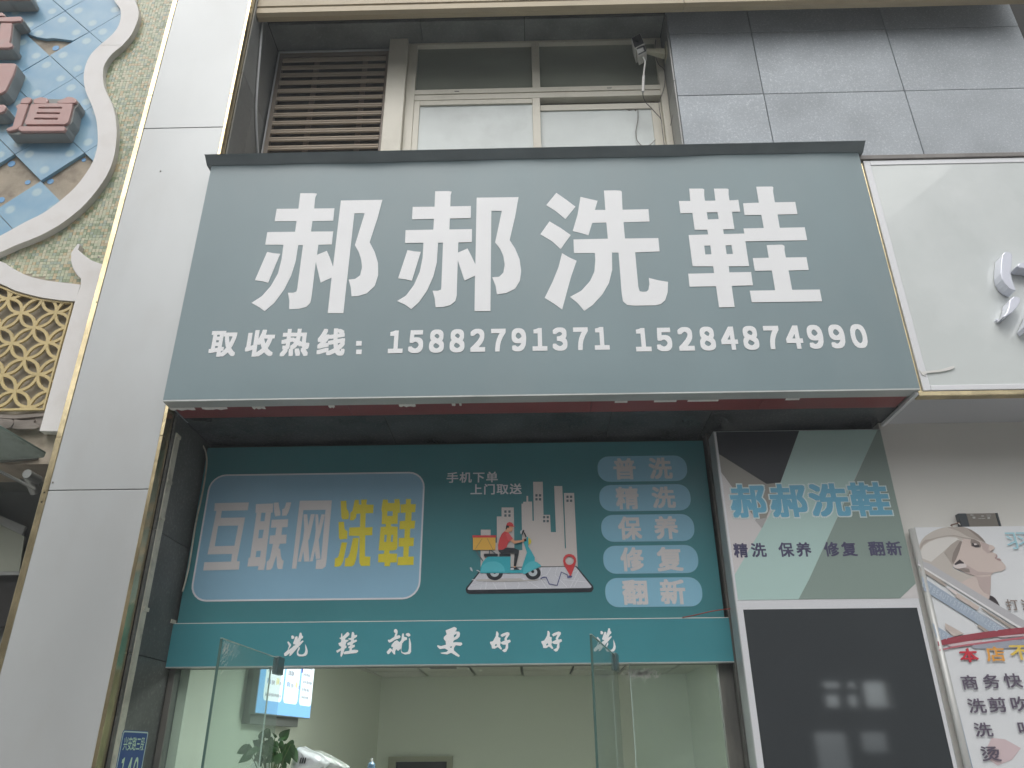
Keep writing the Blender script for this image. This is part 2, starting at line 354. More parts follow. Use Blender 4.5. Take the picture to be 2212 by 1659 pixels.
# ================================================================== shop interior
room = empty('shop_room', (0, 5.6, 0), 'pale green shop room seen through the open glass doors', 'room'); room['kind'] = 'structure'
ZC, YBK = 2.86, 10.5
mwall = mat('pale_green_wall', (.70, .74, .64, 1), .6, 0, var=.02, vscale=1)
box('floor', -2.3, 2.1, 5.45, 10.6, -.3, .0, mat('shop_floor', (.55, .53, .48, 1), .3), room)
box('wall', -2.5, 2.3, YBK, YBK+.1, 0, 3.3, mwall, room)
box('wall', 2.0, 2.1, 5.5, YBK-.002, 0, 3.3, mwall, room)
WL0, WL1 = Vector((-2.30, 5.5, 0)), Vector((-1.90, YBK, 0))
mb = MB(); d = (WL1-WL0).normalized(); nrm = Vector((-d.y, d.x, 0))*.1
mb.hexa([WL0, WL1, WL1+nrm, WL0+nrm, WL0+Vector((0, 0, 3.3)), WL1+Vector((0, 0, 3.3)), WL1+nrm+Vector((0, 0, 3.3)), WL0+nrm+Vector((0, 0, 3.3))]).build('wall', mwall, room)
box('ceiling_slab', -2.4, 2.1, 5.5, 10.6, 3.0, 3.1, G['void'], room)
mct = mat('ceiling_tile_grey', (.62, .62, .56, 1), .8, 0, var=.06, vscale=4)
ct = None
for i in range(8):
    for j in range(7):
        x = -2.49+i*.6+.02; y = 10.5-(j+1)*.72
        if ct is None:
            ct = MB().box(0, .566, 0, .686, 0, .02).build('ceiling_tile', mct, room)
            o = ct
        else:
            o = ct.copy(); COL.objects.link(o)
        o.location = (x, y+.013, ZC-.02+random.uniform(-.003, .003)); o.rotation_euler = (random.uniform(-.004, .004), 0, 0)
gm = MB()
for i in range(9): gm.box(-2.49+i*.6+.004, -2.49+i*.6+.016, 5.5, 10.5, ZC-.006, ZC+.004)
gm.build('ceiling_grid', mat('dark_ceiling_grid', (.10, .12, .10, 1), .6), room)
ml_ = emit('lit_ceiling_panel', (.93, 1, .95, 1), 24.0)
for i, (lx, ly) in enumerate(((-.9, 6.3), (.9, 6.3))):
    e = empty('ceiling_lamp', (lx, ly, ZC-.03), ('left' if i == 0 else 'right')+' lit square ceiling lamp of the shop room, near the doors', 'lamp', 'lit ceiling lamps of the shop')
    box('housing', lx-.3, lx+.3, ly-.3, ly+.3, ZC-.045, ZC-.022, G['white'], e); box('diffuser', lx-.27, lx+.27, ly-.27, ly+.27, ZC-.05, ZC-.0455, ml_, e)
F7 = crop(1500, 2150, 1200, 2212); F6 = crop(560, 2150, 1000, 2212)
q = [F7(-70, 398), F7(212, 398), F7(222, 424)]
pzc = Plane((0, 0, ZC-.035), (1, 0, 0), (0, -1, 0)); a_ = pzc.uv(*q[0]); b_ = pzc.uv(*q[1]); c_ = pzc.uv(*q[2])
av = empty('ceiling_panel', (a_[0], -a_[1], ZC), 'dark rectangular ceiling unit seen just under the fascia strip', 'ceiling_fixture')  # dark framed panel in the ceiling, function left open
box('frame', -1.15, b_[0]+.03, -c_[1]-1.0, -c_[1]+.03, ZC-.034, ZC-.0235, G['white'], av); box('dark_face', -1.12, b_[0], -c_[1]-.97, -c_[1], ZC-.042, ZC-.0345, G['black'], av)
# back doorway
dr = empty('doorway', (-1.3, YBK, 0), 'dark doorway with a pale olive frame in the back wall of the shop', 'doorway')
zt = P(905, 1634, YBK)[1]; dx0 = P(840, 1650, YBK)[0]; dx1 = P(978, 1650, YBK)[0]; ix0, ix1 = P(856, 1650, YBK)[0], P(966, 1650, YBK)[0]; zi = P(905, 1645, YBK)[1]
mfr = mat('olive_door_frame', (.36, .36, .26, 1), .4)
box('frame', dx0, dx1, YBK-.06, YBK-.002, zi, zt, mfr, dr); box('frame', dx0, ix0, YBK-.06, YBK-.002, 0, zi-.001, mfr, dr); box('frame', ix1, dx1, YBK-.06, YBK-.002, 0, zi-.001, mfr, dr)
box('opening', ix0+.001, ix1-.001, YBK-.012, YBK-.004, 0, zi-.002, G['void'], dr)
# ---- illuminated menu screen on the left wall
TVc = crop(800, 2350, 500, 2149)
pa = Vector((-1.98, 8.0, 2.3)); rotd = Vector((math.sin(math.radians(7.2)), math.cos(math.radians(7.2)), 0))
tvp = Plane((-2.03, 7.0, 2.4), rotd, (0, 0, 1))
if tvp.n.x < 0: tvp = Plane((-2.03, 7.0, 2.4), rotd, (0, 0, 1)); tvp.n = -tvp.n
TVn = tvp.n
tv = empty('menu_screen', (-2.05, 7.2, 2.2), 'glowing blue and white price list screen high on the left shop wall', 'screen')
def T(x, y): return TVc(x, y)
u0 = tvp.uv(*T(468, 757))[0]; u1 = tvp.uv(*T(1290, 962))[0]; vb = (tvp.uv(*T(468, 757))[1]+tvp.uv(*T(1290, 962))[1])/2; vt = vb+.82
def tvrect(n, a, b, c_, d_, m, h, r=0):
    lp = rrect(a, b, c_, d_, r) if r else [(a, c_), (b, c_), (b, d_), (a, d_)]
    V, F = loops_mesh([[lp]], tvp, h-.004, h); return mesh_obj(n, V, F, m, tv)
V, F = loops_mesh([[[(u0, vb), (u1, vb), (u1, vt), (u0, vt)]]], tvp, -.05, 0); mesh_obj('casing', V, F, mat('tv_casing', (.25, .27, .27, 1), .4), tv)
V, F = loops_mesh([[[(u0-.0+.05, vb-.07), (u1-.12, vb-.07), (u1-.12, vt-.1), (u0+.05, vt-.1)]]], tvp, -.13, -.052); mesh_obj('mount', V, F, mat('tv_mount', (.18, .19, .18, 1), .6), tv)
tvrect('display', u0+.006, u1-.006, vb+.006, vt-.006, emit('screen_blue', (.22, .50, .85, 1), 1.3), .006)
W3 = (u1-u0)
ew = emit('screen_white', (.80, .93, .95, 1), 1.35)
for a, b in ((.09, .40), (.44, .70), (.745, .985)):
    tvrect('price_panel', u0+W3*a, u0+W3*b, vb+.10, vt-.05, ew, .011, .04)
eg, eb, ey, en = emit('screen_grey', (.30, .33, .40, 1), .8), emit('screen_ink_blue', (.10, .28, .65, 1), .9), emit('screen_yellow', (.95, .80, .05, 1), 1.0), emit('screen_navy', (.06, .05, .45, 1), .8)
def tvbits(x0, x1, y, hgt, m, n):
    """a line of tiny print: n separate marks"""
    V = []; F = []; w = (x1-x0)/n
    for i in range(n):
        for k in range(2):
            a = x0+w*(i+.08+.45*k); b = a+w*random.uniform(.22, .38); lo = y+hgt*random.uniform(0, .25); hi = y+hgt*random.uniform(.75, 1)
            q = len(V); V += [tvp.pt(a, lo, .015), tvp.pt(b, lo, .015), tvp.pt(b, hi, .015), tvp.pt(a, hi, .015)]
            F.append([q, q+1, q+2, q+3])
    return mesh_obj('print', V, F, m, tv)
for k in range(3):
    yy = vb+.22+k*.2
    for a, w in ((.10, .30), (.45, .25)):
        tvbits(u0+W3*(a+.01), u0+W3*(a+.075), yy, .05, eb, 3); tvbits(u0+W3*(a+.085), u0+W3*(a+.14), yy, .04, eg, 3)
        tvbits(u0+W3*(a+.165), u0+W3*(a+.215), yy+.005, .055, ey, 3); tvbits(u0+W3*(a+.225), u0+W3*(a+.26), yy, .035, eg, 2)
        if k < 2: tvbits(u0+W3*(a+.01), u0+W3*(a+.12), yy+.09, .05, eg, 4)
tvbits(u0+W3*.10, u0+W3*.38, vb+.13, .03, eg, 12)
for k in range(8): tvbits(u0+W3*.755, u0+W3*random.uniform(.87, .96), vb+.15+k*.062, .03, eg, 7)
tvrect('divider', u0+W3*.722, u0+W3*.737, vb+.36, vt-.05, en, .015)
# ---- potted plant
def leaf_material():
    m = mat('pothos_leaf', (.045, .13, .035, 1), .38, 0, var=.3, vscale=9, spec=.5)
    return m
G['leaf'] = leaf_material()
G['stem'] = mat('plant_stem', (.10, .16, .05, 1), .5)
plant = empty('potted_plant', (-1.9, 6.1, 1.1), 'broad-leaved green potted plant behind the left glass door', 'plant')
YPL = 5.75
PLc = TVc
lv = [((600, 1180), (720, 1050), 75), ((590, 1200), (500, 1200), 60), ((560, 1230), (600, 1060), 55), ((770, 1200), (740, 1090), 42), ((860, 1220), (1000, 1065), 75), ((880, 1160), (850, 1270), 60),
      ((960, 1280), (1080, 1290), 62), ((1030, 1330), (1110, 1590), 62), ((1010, 1300), (1070, 1460), 50), ((900, 1400), (1010, 1600), 80), ((860, 1350), (1000, 1420), 80), ((840, 1500), (960, 1610), 70),
      ((400, 1330), (165, 1440), 66), ((360, 1400), (380, 1280), 55), ((420, 1400), (220, 1590), 72), ((480, 1320), (340, 1500), 80), ((560, 1330), (430, 1230), 62), ((560, 1300), (700, 1420), 95),
      ((600, 1420), (590, 1610), 85), ((680, 1360), (800, 1230), 85), ((700, 1300), (820, 1400), 90), ((560, 1440), (450, 1560), 60), ((730, 1450), (640, 1580), 80), ((760, 1480), (900, 1560), 80), ((650, 1240), (760, 1290), 70),
      ((500, 1400), (640, 1350), 80), ((880, 1620), (960, 1660), 50), ((800, 1420), (720, 1560), 70), ((520, 1480), (560, 1640), 60), ((820, 1300), (930, 1330), 62)]
hub = PLc(660, 1650); hubp = Vector((P(hub[0], hub[1], YPL)[0], YPL+.05, P(hub[0], hub[1], YPL)[1]-.25))
stm = MB()
for k, (a, b, w) in enumerate(lv):
    ya = YPL+random.uniform(-.10, .12); yb = ya+random.uniform(-.09, .05)
    A = Vector((P(*PLc(*a), ya)[0], ya, P(*PLc(*a), ya)[1])); B = Vector((P(*PLc(*b), yb)[0], yb, P(*PLc(*b), yb)[1]))
    ax = (B-A); Ln = ax.length; ax.normalize(); side = ax.cross(Vector((0, 1, 0))).normalized(); nn = side.cross(ax).normalized()
    wd = w*.14108*.0031*1.05
    tilt = random.uniform(-.5, .5); side = (side*math.cos(tilt)+nn*math.sin(tilt)).normalized(); nn = side.cross(ax).normalized()
    prof = [(0, .02), (.06, .55), (.18, .95), (.35, 1.0), (.55, .85), (.75, .52), (.9, .2), (1, .0)]
    V = []; F = []
    for t, s in prof:
        bend = -nn*.12*Ln*(t*t)
        for q in (-1, -.5, 0, .5, 1): V.append(A+ax*Ln*t+side*wd*s*q+bend+nn*abs(q)*wd*s*.35)
    for i in range(len(prof)-1):
        for j in range(4): F.append([i*5+j, i*5+j+1, i*5+j+6, i*5+j+5])
    mesh_obj('leaf', V, F, G['leaf'], plant, smooth=True)
    stm.tube(smoothpts([hubp, (hubp+A)/2+Vector((0, .02, .05)), A], 3), .003, 5)
stm.build('stem', G['stem'], plant)
pot = MB(); ring = []
pot.tube([(hubp.x, hubp.y, hubp.z-.2), (hubp.x, hubp.y, hubp.z-.02), (hubp.x, hubp.y, hubp.z)], [.07, .10, .105], 20)
pot.build('pot', mat('white_pot', (.7, .7, .68, 1), .4), plant)
# counter that carries it
ctz = hubp.z-.2
cn = empty('counter', (-1.7, 6.0, 0), 'white shop counter below the potted plant', 'counter')
box('body', -2.18, -.9, 5.6, 6.35, 0, ctz-.04, mat('counter_white', (.6, .6, .57, 1), .4), cn); box('top', -2.2, -.88, 5.58, 6.37, ctz-.04, ctz, mat('counter_top', (.5, .5, .47, 1), .3), cn, .004)
# ---- two plastic-wrapped parcels with striped shoes
def parcel(pts, lab, Y, th, m, stripes=None):
    e = empty('wrapped_parcel', (0, Y, 1), lab, 'parcel', 'plastic-wrapped parcels on the counter')
    lp = [PLc(*p) for p in pts]; pl = YP(Y); u = [Vector(pl.uv(*p)) for p in lp]
    cen = sum(u, Vector((0, 0)))/len(u); V = []; F = []
    n = len(u); rings = ((1, 0), (.97, .35), (.85, .7), (.6, .92), (.3, 1))
    for s, h in rings:
        for q in u:
            z = cen+(q-cen)*s; V.append((z.x, Y+.0-h*th+random.uniform(-.016, .016), z.y+random.uniform(-.009, .009)))
    V.append((cen.x, Y-th, cen.y))
    for r in range(len(rings)-1):
        for i in range(n): F.append([r*n+i, r*n+(i+1) % n, (r+1)*n+(i+1) % n, (r+1)*n+i])
    for i in range(n): F.append([(len(rings)-1)*n+i, (len(rings)-1)*n+(i+1) % n, len(V)-1])
    b = len(V); 
    for q in u: V.append((q.x, Y+th, q.y))
    for i in range(n): F.append([i, b+i, b+(i+1) % n, (i+1) % n])
    F.append([b+i for i in range(n)])
    o = mesh_obj('wrapping', V, F, m, e, smooth=True); s = o.modifiers.new('s', 'SUBSURF'); s.levels = 1; s.render_levels = 2
    if stripes:
        for st in stripes: poly('stripe', [[st]], YP(Y-th-.012), G['black'], e, -.02, .001, PLc)
    # bottom resting block down to the counter
    return e
mp_ = mat('clear_plastic_over_white', (.70, .73, .76, 1), .22, 0, var=.12, vscale=9, bump=.8, bscale=18, coat=.6)
parcel([(1100, 1350), (1180, 1325), (1290, 1385), (1430, 1440), (1540, 1530), (1560, 1600), (1440, 1700), (1250, 1760), (1050, 1740), (1000, 1640), (1060, 1500)], 'white wrapped parcel with three black stripes beside the plant', 5.9, .10, mp_,
       [[(1140+i*34, 1590), (1165+i*34, 1500), (1183+i*34, 1500), (1158+i*34, 1590)] for i in range(3)])
parcel([(1330, 1390), (1440, 1395), (1600, 1470), (1760, 1560), (1880, 1640), (1850, 1740), (1600, 1760), (1400, 1740)], 'clear crumpled parcel lying behind the striped one', 6.12, .08, mat('clear_crumpled_plastic', (.52, .55, .53, 1), .2, 0, var=.2, vscale=12, bump=1, bscale=22, coat=.6))
# ---- spray bottle
sb = empty('spray_bottle', (0, 6.2, 1.6), 'small blue bottle with a pale cap behind the counter', 'bottle')
q = F6(1688, 1290); bx_, bz_ = P(q[0], q[1], 6.2)
MB().tube([(bx_, 6.2, ctz), (bx_, 6.2, bz_-.01), (bx_, 6.2, bz_+.02), (bx_, 6.2, bz_+.035)], [.03, .03, .026, .012], 16).build('body', mat('blue_bottle', (.12, .22, .32, 1), .3), sb)
MB().tube([(bx_, 6.2, bz_+.035), (bx_, 6.2, bz_+.06)], [.010, .008], 12).build('cap', G['white'], sb)
# ================================================================== glazed shopfront
mgl = glass('green_tinted_glass', (.925, .97, .95, 1), .55, 0, .07, (.60, .72, .66, 1)); medge = mat('glass_edge_green', (.075, .135, .12, 1), .15)
medgel = mat('glass_edge_light', (.45, .54, .50, 1), .3)
ZL = 2.47    # underside of the fascia strip
def pane_fixed(x0, x1, lab):
    e = empty('sidelight', ((x0+x1)/2, 5.42, 0), lab, 'glass panel', 'fixed glass panels of the shopfront')
    box('pane', x0, x1, 5.414, 5.426, .02, ZL+.03, mgl, e)
    box('edge', x1-.004 if x0 < 0 else x0, x1 if x0 < 0 else x0+.004, 5.410, 5.430, .02, ZL+.03, medgel, e)
    return e
xl1 = P(574, 1540, 5.42)[0]; xr0 = P(1366, 1540, 5.42)[0]
pane_fixed(XL+.06, xl1, 'fixed glass panel left of the doorway, beside the granite reveal')
pr = pane_fixed(xr0, 1.24, 'scratched fixed glass panel right of the doorway')
scr = MB()
for i in range(150):
    q = F7(random.gauss(1455, 48), random.gauss(462, 14)); x, z = P(*q, 5.41); a = random.uniform(0, 3.14); l = random.uniform(.006, .02)
    dx, dz = math.cos(a)*l, math.sin(a)*l; b = len(scr.v); t = .0024
    scr.v += [(x-dx, 5.409, z-dz), (x+dx, 5.409, z+dz), (x+dx-dz/l*t, 5.409, z+dz+dx/l*t), (x-dx-dz/l*t, 5.409, z-dz+dx/l*t)]; scr.f.append([b, b+1, b+2, b+3])
scr.build('scratch', G['tape'], pr)['kind'] = 'stuff'
def door_leaf(fx, fy, nx, ny, lab):
    e = empty('glass_door', (fx, fy, 0), lab, 'glass door', 'open frameless glass door leaves')
    A = Vector((fx, fy, 0)); B = Vector((nx, ny, 0)); d = (B-A).normalized(); n_ = Vector((-d.y, d.x, 0))*.006
    ztp = 2.505; zz = Vector((0, 0, ztp)); z0 = Vector((0, 0, .03))
    MB().hexa([A-n_+z0, B-d*.006-n_+z0, B-d*.006+n_+z0, A+n_+z0, A-n_+zz, B-d*.006-n_+zz, B-d*.006+n_+zz, A+n_+zz]).build('pane', mgl, e)
    MB().hexa([B-d*.006-n_+z0, B-n_+z0, B+n_+z0, B-d*.006+n_+z0, B-d*.006-n_+zz, B-n_+zz, B+n_+zz, B-d*.006+n_+zz]).build('front_edge', medge, e)
    n2 = n_*1.02; zt2 = Vector((0, 0, ztp+.0035)); zs_ = Vector((0, 0, ztp+.0005))
    MB().hexa([A-n2+zs_, B-n2+zs_, B+n2+zs_, A+n2+zs_, A-n2+zt2, B-n2+zt2, B+n2+zt2, A+n2+zt2]).build('top_edge', medgel, e)
    if lab.startswith('left'):
        lp2 = Plane(B, -d, (0, 0, 1)); lp2.n = lp2.u.cross(lp2.v); sg = 1 if lp2.n.x > 0 else -1; V = []; F = []
        for k in range(60):
            a_, b_ = abs(random.gauss(0, .06))+.02, ztp-.02-abs(random.gauss(0, .05)); an = random.uniform(.2, 1.4); l = random.uniform(.006, .022); tt = .0016; q0 = len(V)
            for (x_, y_) in ((-l*math.cos(an), -l*math.sin(an)), (l*math.cos(an), l*math.sin(an)), (l*math.cos(an)-tt, l*math.sin(an)+tt), (-l*math.cos(an)-tt, -l*math.sin(an)+tt)): V.append(lp2.pt(max(a_+x_, .004), min(b_+y_, ztp-.003), sg*.0075))
            F.append([q0, q0+1, q0+2, q0+3])
        mesh_obj('scuff', V, F, G['tape'], e)['kind'] = 'stuff'
    m = n_.normalized()*.018; a = A+d*.002; b = A+d*.125; za = Vector((0, 0, ztp-.095)); zb = Vector((0, 0, ztp+.012))
    cl = MB().hexa([a-m+za, b-m+za, b+m+za, a+m+za, a-m+zb, b-m+zb, b+m+zb, a+m+zb]).build('hinge_clamp', mat('dark_teal_clamp', (.10, .15, .155, 1), .3, .2), e, .004)
    return e
fxl = P(604, 1475, 5.25)[0]; nxl = P(463, 1480, 4.2)[0]
door_leaf(fxl, 5.25, nxl, 4.2, 'left glass door leaf swung open in front of the menu screen')
fxr = P(1333, 1460, 5.25)[0]; nxr = P(1280, 1450, 4.2)[0]
door_leaf(fxr, 5.25, nxr, 4.2, 'right glass door leaf swung open before the last slogan character')
# ================================================================== the grey building above and around the door
bd = empty('grey_building', (0, 5.5, 0), 'grey granite-clad building with a recessed upper window above the shop signs', 'building')
wz = lambda n, *a: box(n, *a, G['void'], bd)
# solid masses behind the cladding
box('wall', 1.41, 4.62, 5.16, 5.9, ZS+.05, 9.5, G['void'], bd)
box('wall', -2.41, 4.62, 4.91, 5.3, 8.63, 9.5, G['void'], bd)
box('wall', -2.41, 1.40, 5.48, 5.6, ZS+.06, 8.4, G['void'], bd)
box('wall', 4.64, 12, 5.5, 5.9, 6.0, 12, G['void'], bd); box('wall', -2.41, 4.62, 5.9, 6.1, 8.4, 9.5, G['void'], bd)
# granite wall tiles, right of the window
xs = [1.402, 2.167, 3.41, 4.64]; zsr = [5.2, 6.0, 6.56-.20, 7.22, 8.0, 8.6]
zsr = [ZS+.1, 4.95, 5.70, 6.46, 7.22, 8.0, 8.62]
for i in range(3):
    for j in range(len(zsr)-1):
        g = .004; w = xs[i+1]-xs[i]-2*g; h = zsr[j+1]-zsr[j]-2*g
        box('granite_tile', xs[i]+g, xs[i+1]-g, YT+random.uniform(-.001, .0015), YT+.05, zsr[j]+g, zsr[j+1]-g, G['granite_lit'], bd, .0025)
box('grout', 1.403, 4.63, YT+.0505, YT+.056, ZS+.1, 8.62, mat('granite_grout', (.30, .30, .29, 1), .8), bd)
# window-side reveal of that block
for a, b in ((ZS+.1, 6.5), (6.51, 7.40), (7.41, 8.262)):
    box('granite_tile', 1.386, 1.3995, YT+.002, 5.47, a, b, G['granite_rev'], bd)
# left reveal of the pillar side, upper storey
yy = [4.80, 5.10, 5.47]
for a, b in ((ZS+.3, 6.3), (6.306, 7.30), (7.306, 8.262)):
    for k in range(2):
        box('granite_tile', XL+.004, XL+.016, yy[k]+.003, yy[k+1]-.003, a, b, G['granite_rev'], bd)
# soffit over the window recess
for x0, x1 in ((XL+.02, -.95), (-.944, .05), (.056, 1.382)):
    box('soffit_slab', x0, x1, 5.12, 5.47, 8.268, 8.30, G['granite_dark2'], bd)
# beige beam
box('recess_top', -2.41, 1.395, 5.097, 5.5, 8.302, 8.62, G['void'], bd)
box('beam_back', -2.41, 4.62, 4.902, 5.095, 8.48, 8.625, G['void'], bd)
for x0, x1 in ((-2.40, 1.497), (1.503, 4.64)):
    b = MB()
    prof = [(4.85, 8.042), (4.82, 8.065), (4.82, 8.125), (4.826, 8.130), (4.826, 8.142), (4.815, 8.148), (4.815, 8.28), (4.822, 8.286), (4.822, 8.30), (4.805, 8.31), (4.805, 9.5), (4.90, 9.5), (4.90, 8.042)]
    n = len(prof)
    b.v = [(x0, y, z) for y, z in prof]+[(x1, y, z) for y, z in prof]
    b.f = [list(range(n))[::-1], [n+i for i in range(n)]]+[[i, (i+1) % n, n+(i+1) % n, n+i] for i in range(n)]
    b.f = [f[::-1] for f in b.f]
    b.build('beam_cladding', G['beam'], bd)
# ---- louvre screen
lo = box('louver_screen', -2.375, -1.268, 5.46, 5.475, 6.0, 8.262, mat('louver_backing', (.13, .12, .105, 1), .8, var=.2, vscale=3), bd)
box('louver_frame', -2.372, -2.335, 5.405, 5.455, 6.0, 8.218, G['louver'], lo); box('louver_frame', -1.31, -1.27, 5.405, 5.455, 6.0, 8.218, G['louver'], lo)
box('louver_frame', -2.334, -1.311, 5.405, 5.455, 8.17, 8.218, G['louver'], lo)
for x in (-2.03, -1.55): box('louver_rail', x, x+.05, 5.446, 5.458, 6.0, 8.16, G['louver'], lo)
box('caulk_line', -2.386, -2.3735, 5.395, 5.412, 6.0, 8.238, G['pvc'], lo); box('caulk_line', -2.373, -1.268, 5.395, 5.412, 8.222, 8.238, G['pvc'], lo)
E4 = crop(800, 0, 900, 2133); E5 = crop(1600, 0, 900, 2133)
zsl = [P(*E4(900, y), 5.41)[1] for y in (500, 565, 628, 690, 757, 825, 893, 962, 1031, 1100, 1168, 1240, 1305)]
zsl += [zsl[-1]-.098*(k+1) for k in range(5)]
base = None
for z in zsl:
    if base is None:
        m = MB(); prof = [(5.402, .034), (5.398, .028), (5.398, .016), (5.404, .012), (5.398, .006), (5.399, -.010), (5.412, -.016), (5.442, .034), (5.442, .044)]
        n = len(prof); m.v = [(-2.332, y, z_) for y, z_ in prof]+[(-1.313, y, z_) for y, z_ in prof]
        m.f = [list(range(n)), [n+i for i in range(n)][::-1]]+[[(i+1) % n, i, n+i, n+(i+1) % n] for i in range(n)]
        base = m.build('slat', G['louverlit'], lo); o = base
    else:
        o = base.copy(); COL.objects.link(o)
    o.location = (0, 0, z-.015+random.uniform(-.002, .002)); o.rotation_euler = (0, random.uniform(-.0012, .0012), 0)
# ---- cream pier and window
box('cream_pier', -1.265, -1.085, 5.30, 5.47, 5.9, 8.266, G['cream'], bd, .006)
wn = empty('window', (.15, 5.4, 6), None, None); del wn['label'], wn['category']
wn.parent = bd
def fr(n, x0, x1, y0, y1, z0, z1): return box(n, x0, x1, y0, y1, z0, z1, G['cream'], wn, .003)
fr('frame', -1.083, -1.0, 5.36, 5.45, 6.0, 8.262); fr('frame', 1.322, 1.384, 5.36, 5.45, 6.0, 8.262)
fr('frame', -.9995, 1.3215, 5.36, 5.45, 8.232, 8.262); fr('frame', -.9995, 1.3215, 5.355, 5.45, 7.575, 7.632)
fr('mullion', .118, .193, 5.362, 5.45, 7.633, 8.2315)
fr('transom', -.9995, 1.3215, 5.362, 5.45, 7.505, 7.570)
# sliding sashes
fr('sash', -.9995, -.945, 5.368, 5.40, 6.0, 7.5045); fr('sash', -.944, .112, 5.368, 5.40, 7.448, 7.5045); fr('sash', .113, .186, 5.364, 5.40, 6.0, 7.5045)
fr('sash', .187, 1.225, 5.405, 5.435, 7.385, 7.455); fr('sash', 1.226, 1.321, 5.405, 5.435, 6.0, 7.455)
box('pane', -1.0, .118, 5.41, 5.418, 7.632, 8.232, G['darkglass'], wn); box('pane', .193, 1.322, 5.41, 5.418, 7.632, 8.232, G['darkglass'], wn)
box('pane', -.945, .113, 5.385, 5.392, 6.0, 7.448, G['frost'], wn); box('pane', .186, 1.226, 5.418, 5.425, 6.0, 7.385, G['frost'], wn)
for x in (-.62, .82): box('vent_slot', x, x+.045, 5.3525, 5.3548, 7.598, 7.604, G['black'], wn)
# torn tape hanging on the lower right pane
poly('torn_tape', [[[E5(*p) for p in ((1480, 920), (1520, 935), (1560, 925), (1575, 940), (1592, 915), (1540, 908), (1490, 912))]]], YP(5.415), G['wire_grey'], wn, 0, .001)
# ---- door-level soffit and granite
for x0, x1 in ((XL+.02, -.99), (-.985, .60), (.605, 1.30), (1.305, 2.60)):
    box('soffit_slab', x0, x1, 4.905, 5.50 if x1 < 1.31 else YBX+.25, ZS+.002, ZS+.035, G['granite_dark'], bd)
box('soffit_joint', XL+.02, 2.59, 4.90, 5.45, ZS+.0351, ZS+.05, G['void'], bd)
zr = [0, 1.05, 1.78, 2.51, 3.27, ZS]
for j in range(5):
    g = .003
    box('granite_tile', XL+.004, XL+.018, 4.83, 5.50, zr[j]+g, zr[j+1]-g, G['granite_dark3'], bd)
# right jamb of weathered timber and granite
box('jamb', 1.338, 1.40, 5.34, 5.50, 0, ZS, G['weather'], bd, .004); box('jamb', 1.402, 1.46, 5.30, 5.50, 0, ZS, G['granite_dark'], bd)
box('jamb', 1.246, 1.336, 5.405, 5.47, 0, 2.475, G['weather'], bd, .003)
box('jamb', XL+.02, XL+.06, 5.40, 5.50, 0, 2.475, G['weather'], bd, .003)
# lintel
box('lintel', XL+.02, 1.336, 5.402, 5.52, 2.475, 2.70, G['lintel'], bd); box('lintel', XL+.02, 1.336, 5.44, 5.5, 2.701, 4.07, G['void'], bd)
box('wall', -2.6, 1.35, 5.5, 5.52, 2.702, ZS+.06, G['void'], bd)
# ---- silver pillar
pl_ = empty('silver_pillar', (-2.78, 4.8, 0), 'tall pillar clad in silver panels with gold mirror corner trims', 'pillar')
box('core', -3.135, XL-.005, 4.775, 5.5, 0, 9.5, G['void'], pl_)
zj = []
for q in ((396, 276), (213, 1058)): zj.append(P(*q, YPI)[1])
zz = [0, 1.2, zj[1], zj[0], 9.5]
for j in range(4): box('panel', -3.10, XL-.026, YPI, YPI+.04, zz[j]+.003, zz[j+1]-.003, G['silver'], pl_, .003)
for j in range(4):
    z0, z1 = zz[j]+.002+(.37 if j else 0), zz[j+1]-.002+(.37 if j < 3 else 0)
    box('gold_trim', -3.142, -3.102, YPI-.004, YPI+.045, z0, z1, G['gold'], pl_, .002)
    box('gold_trim', XL-.024, XL, YPI-.004, YPI+.095, z0, z1, G['gold'], pl_, .002)
box('seal_strip', XL-.001, XL+.023, 4.855, 4.925, 0, 3.95, G['seal'], pl_); box('seal_strip', XL-.001, XL+.010, YPI+.10, YPI+.125, 6.1, 9.0, G['seal'], pl_)
cr3 = crop(0, 1800, 912, 1616); cr2 = crop(0, 900, 912, 1659); cr1 = crop(0, 0, 912, 1659)
for p in ((cr2(627, 323)), (cr2(343, 1490)), (cr2(273, 1617)), (cr2(290, 1555)), cr1(893, 893), cr1(1040, 1110), cr2(640, 30)):
    x, z = P(*p, YPI); MB().tube([(x, YPI-.004, z), (x, YPI-.0002, z)], .006, 10).build('screw', G['wire_grey'], pl_)
# ================================================================== main sign
ms = empty('shop_sign', (0, YS, ZS), 'long teal grey shop sign with four big white characters and two phone numbers', 'sign')
SX0, SX1, SZ1 = -2.404, 2.582, 6.082
# slightly pillowed face
nx, nz = 60, 24; V = []; F = []
for j in range(nz+1):
    for i in range(nx+1):
        x = SX0+(SX1-SX0)*i/nx; z = ZS+(SZ1-ZS)*j/nz
        e = min(i, nx-i, j*2, (nz-j)*2)
        V.append((x, YS-.0008*min(e, 3)*(1+.3*math.sin(x*3.1)), z))
for j in range(nz):
    for i in range(nx): a = j*(nx+1)+i; F.append([a, a+1, a+nx+2, a+nx+1])
mesh_obj('face', V, F, G['sign'], ms, smooth=True)
box('box_side', SX0, SX0+.01, YS+.001, 5.0, ZS+.001, SZ1, G['flash'], ms); box('box_side', SX1-.01, SX1, YS+.001, 5.05, ZS+.001, SZ1, G['alu'], ms)
box('box_back', SX0+.012, SX1-.012, 4.95, 4.97, ZS+.01, SZ1-.01, G['void'], ms)
mb = MB()  # wavy top flashing: lip projecting over the face
N = 64; V = []; F = []
S5 = lambda t: (444+(1870-444)*t, 345+(313-345)*t)
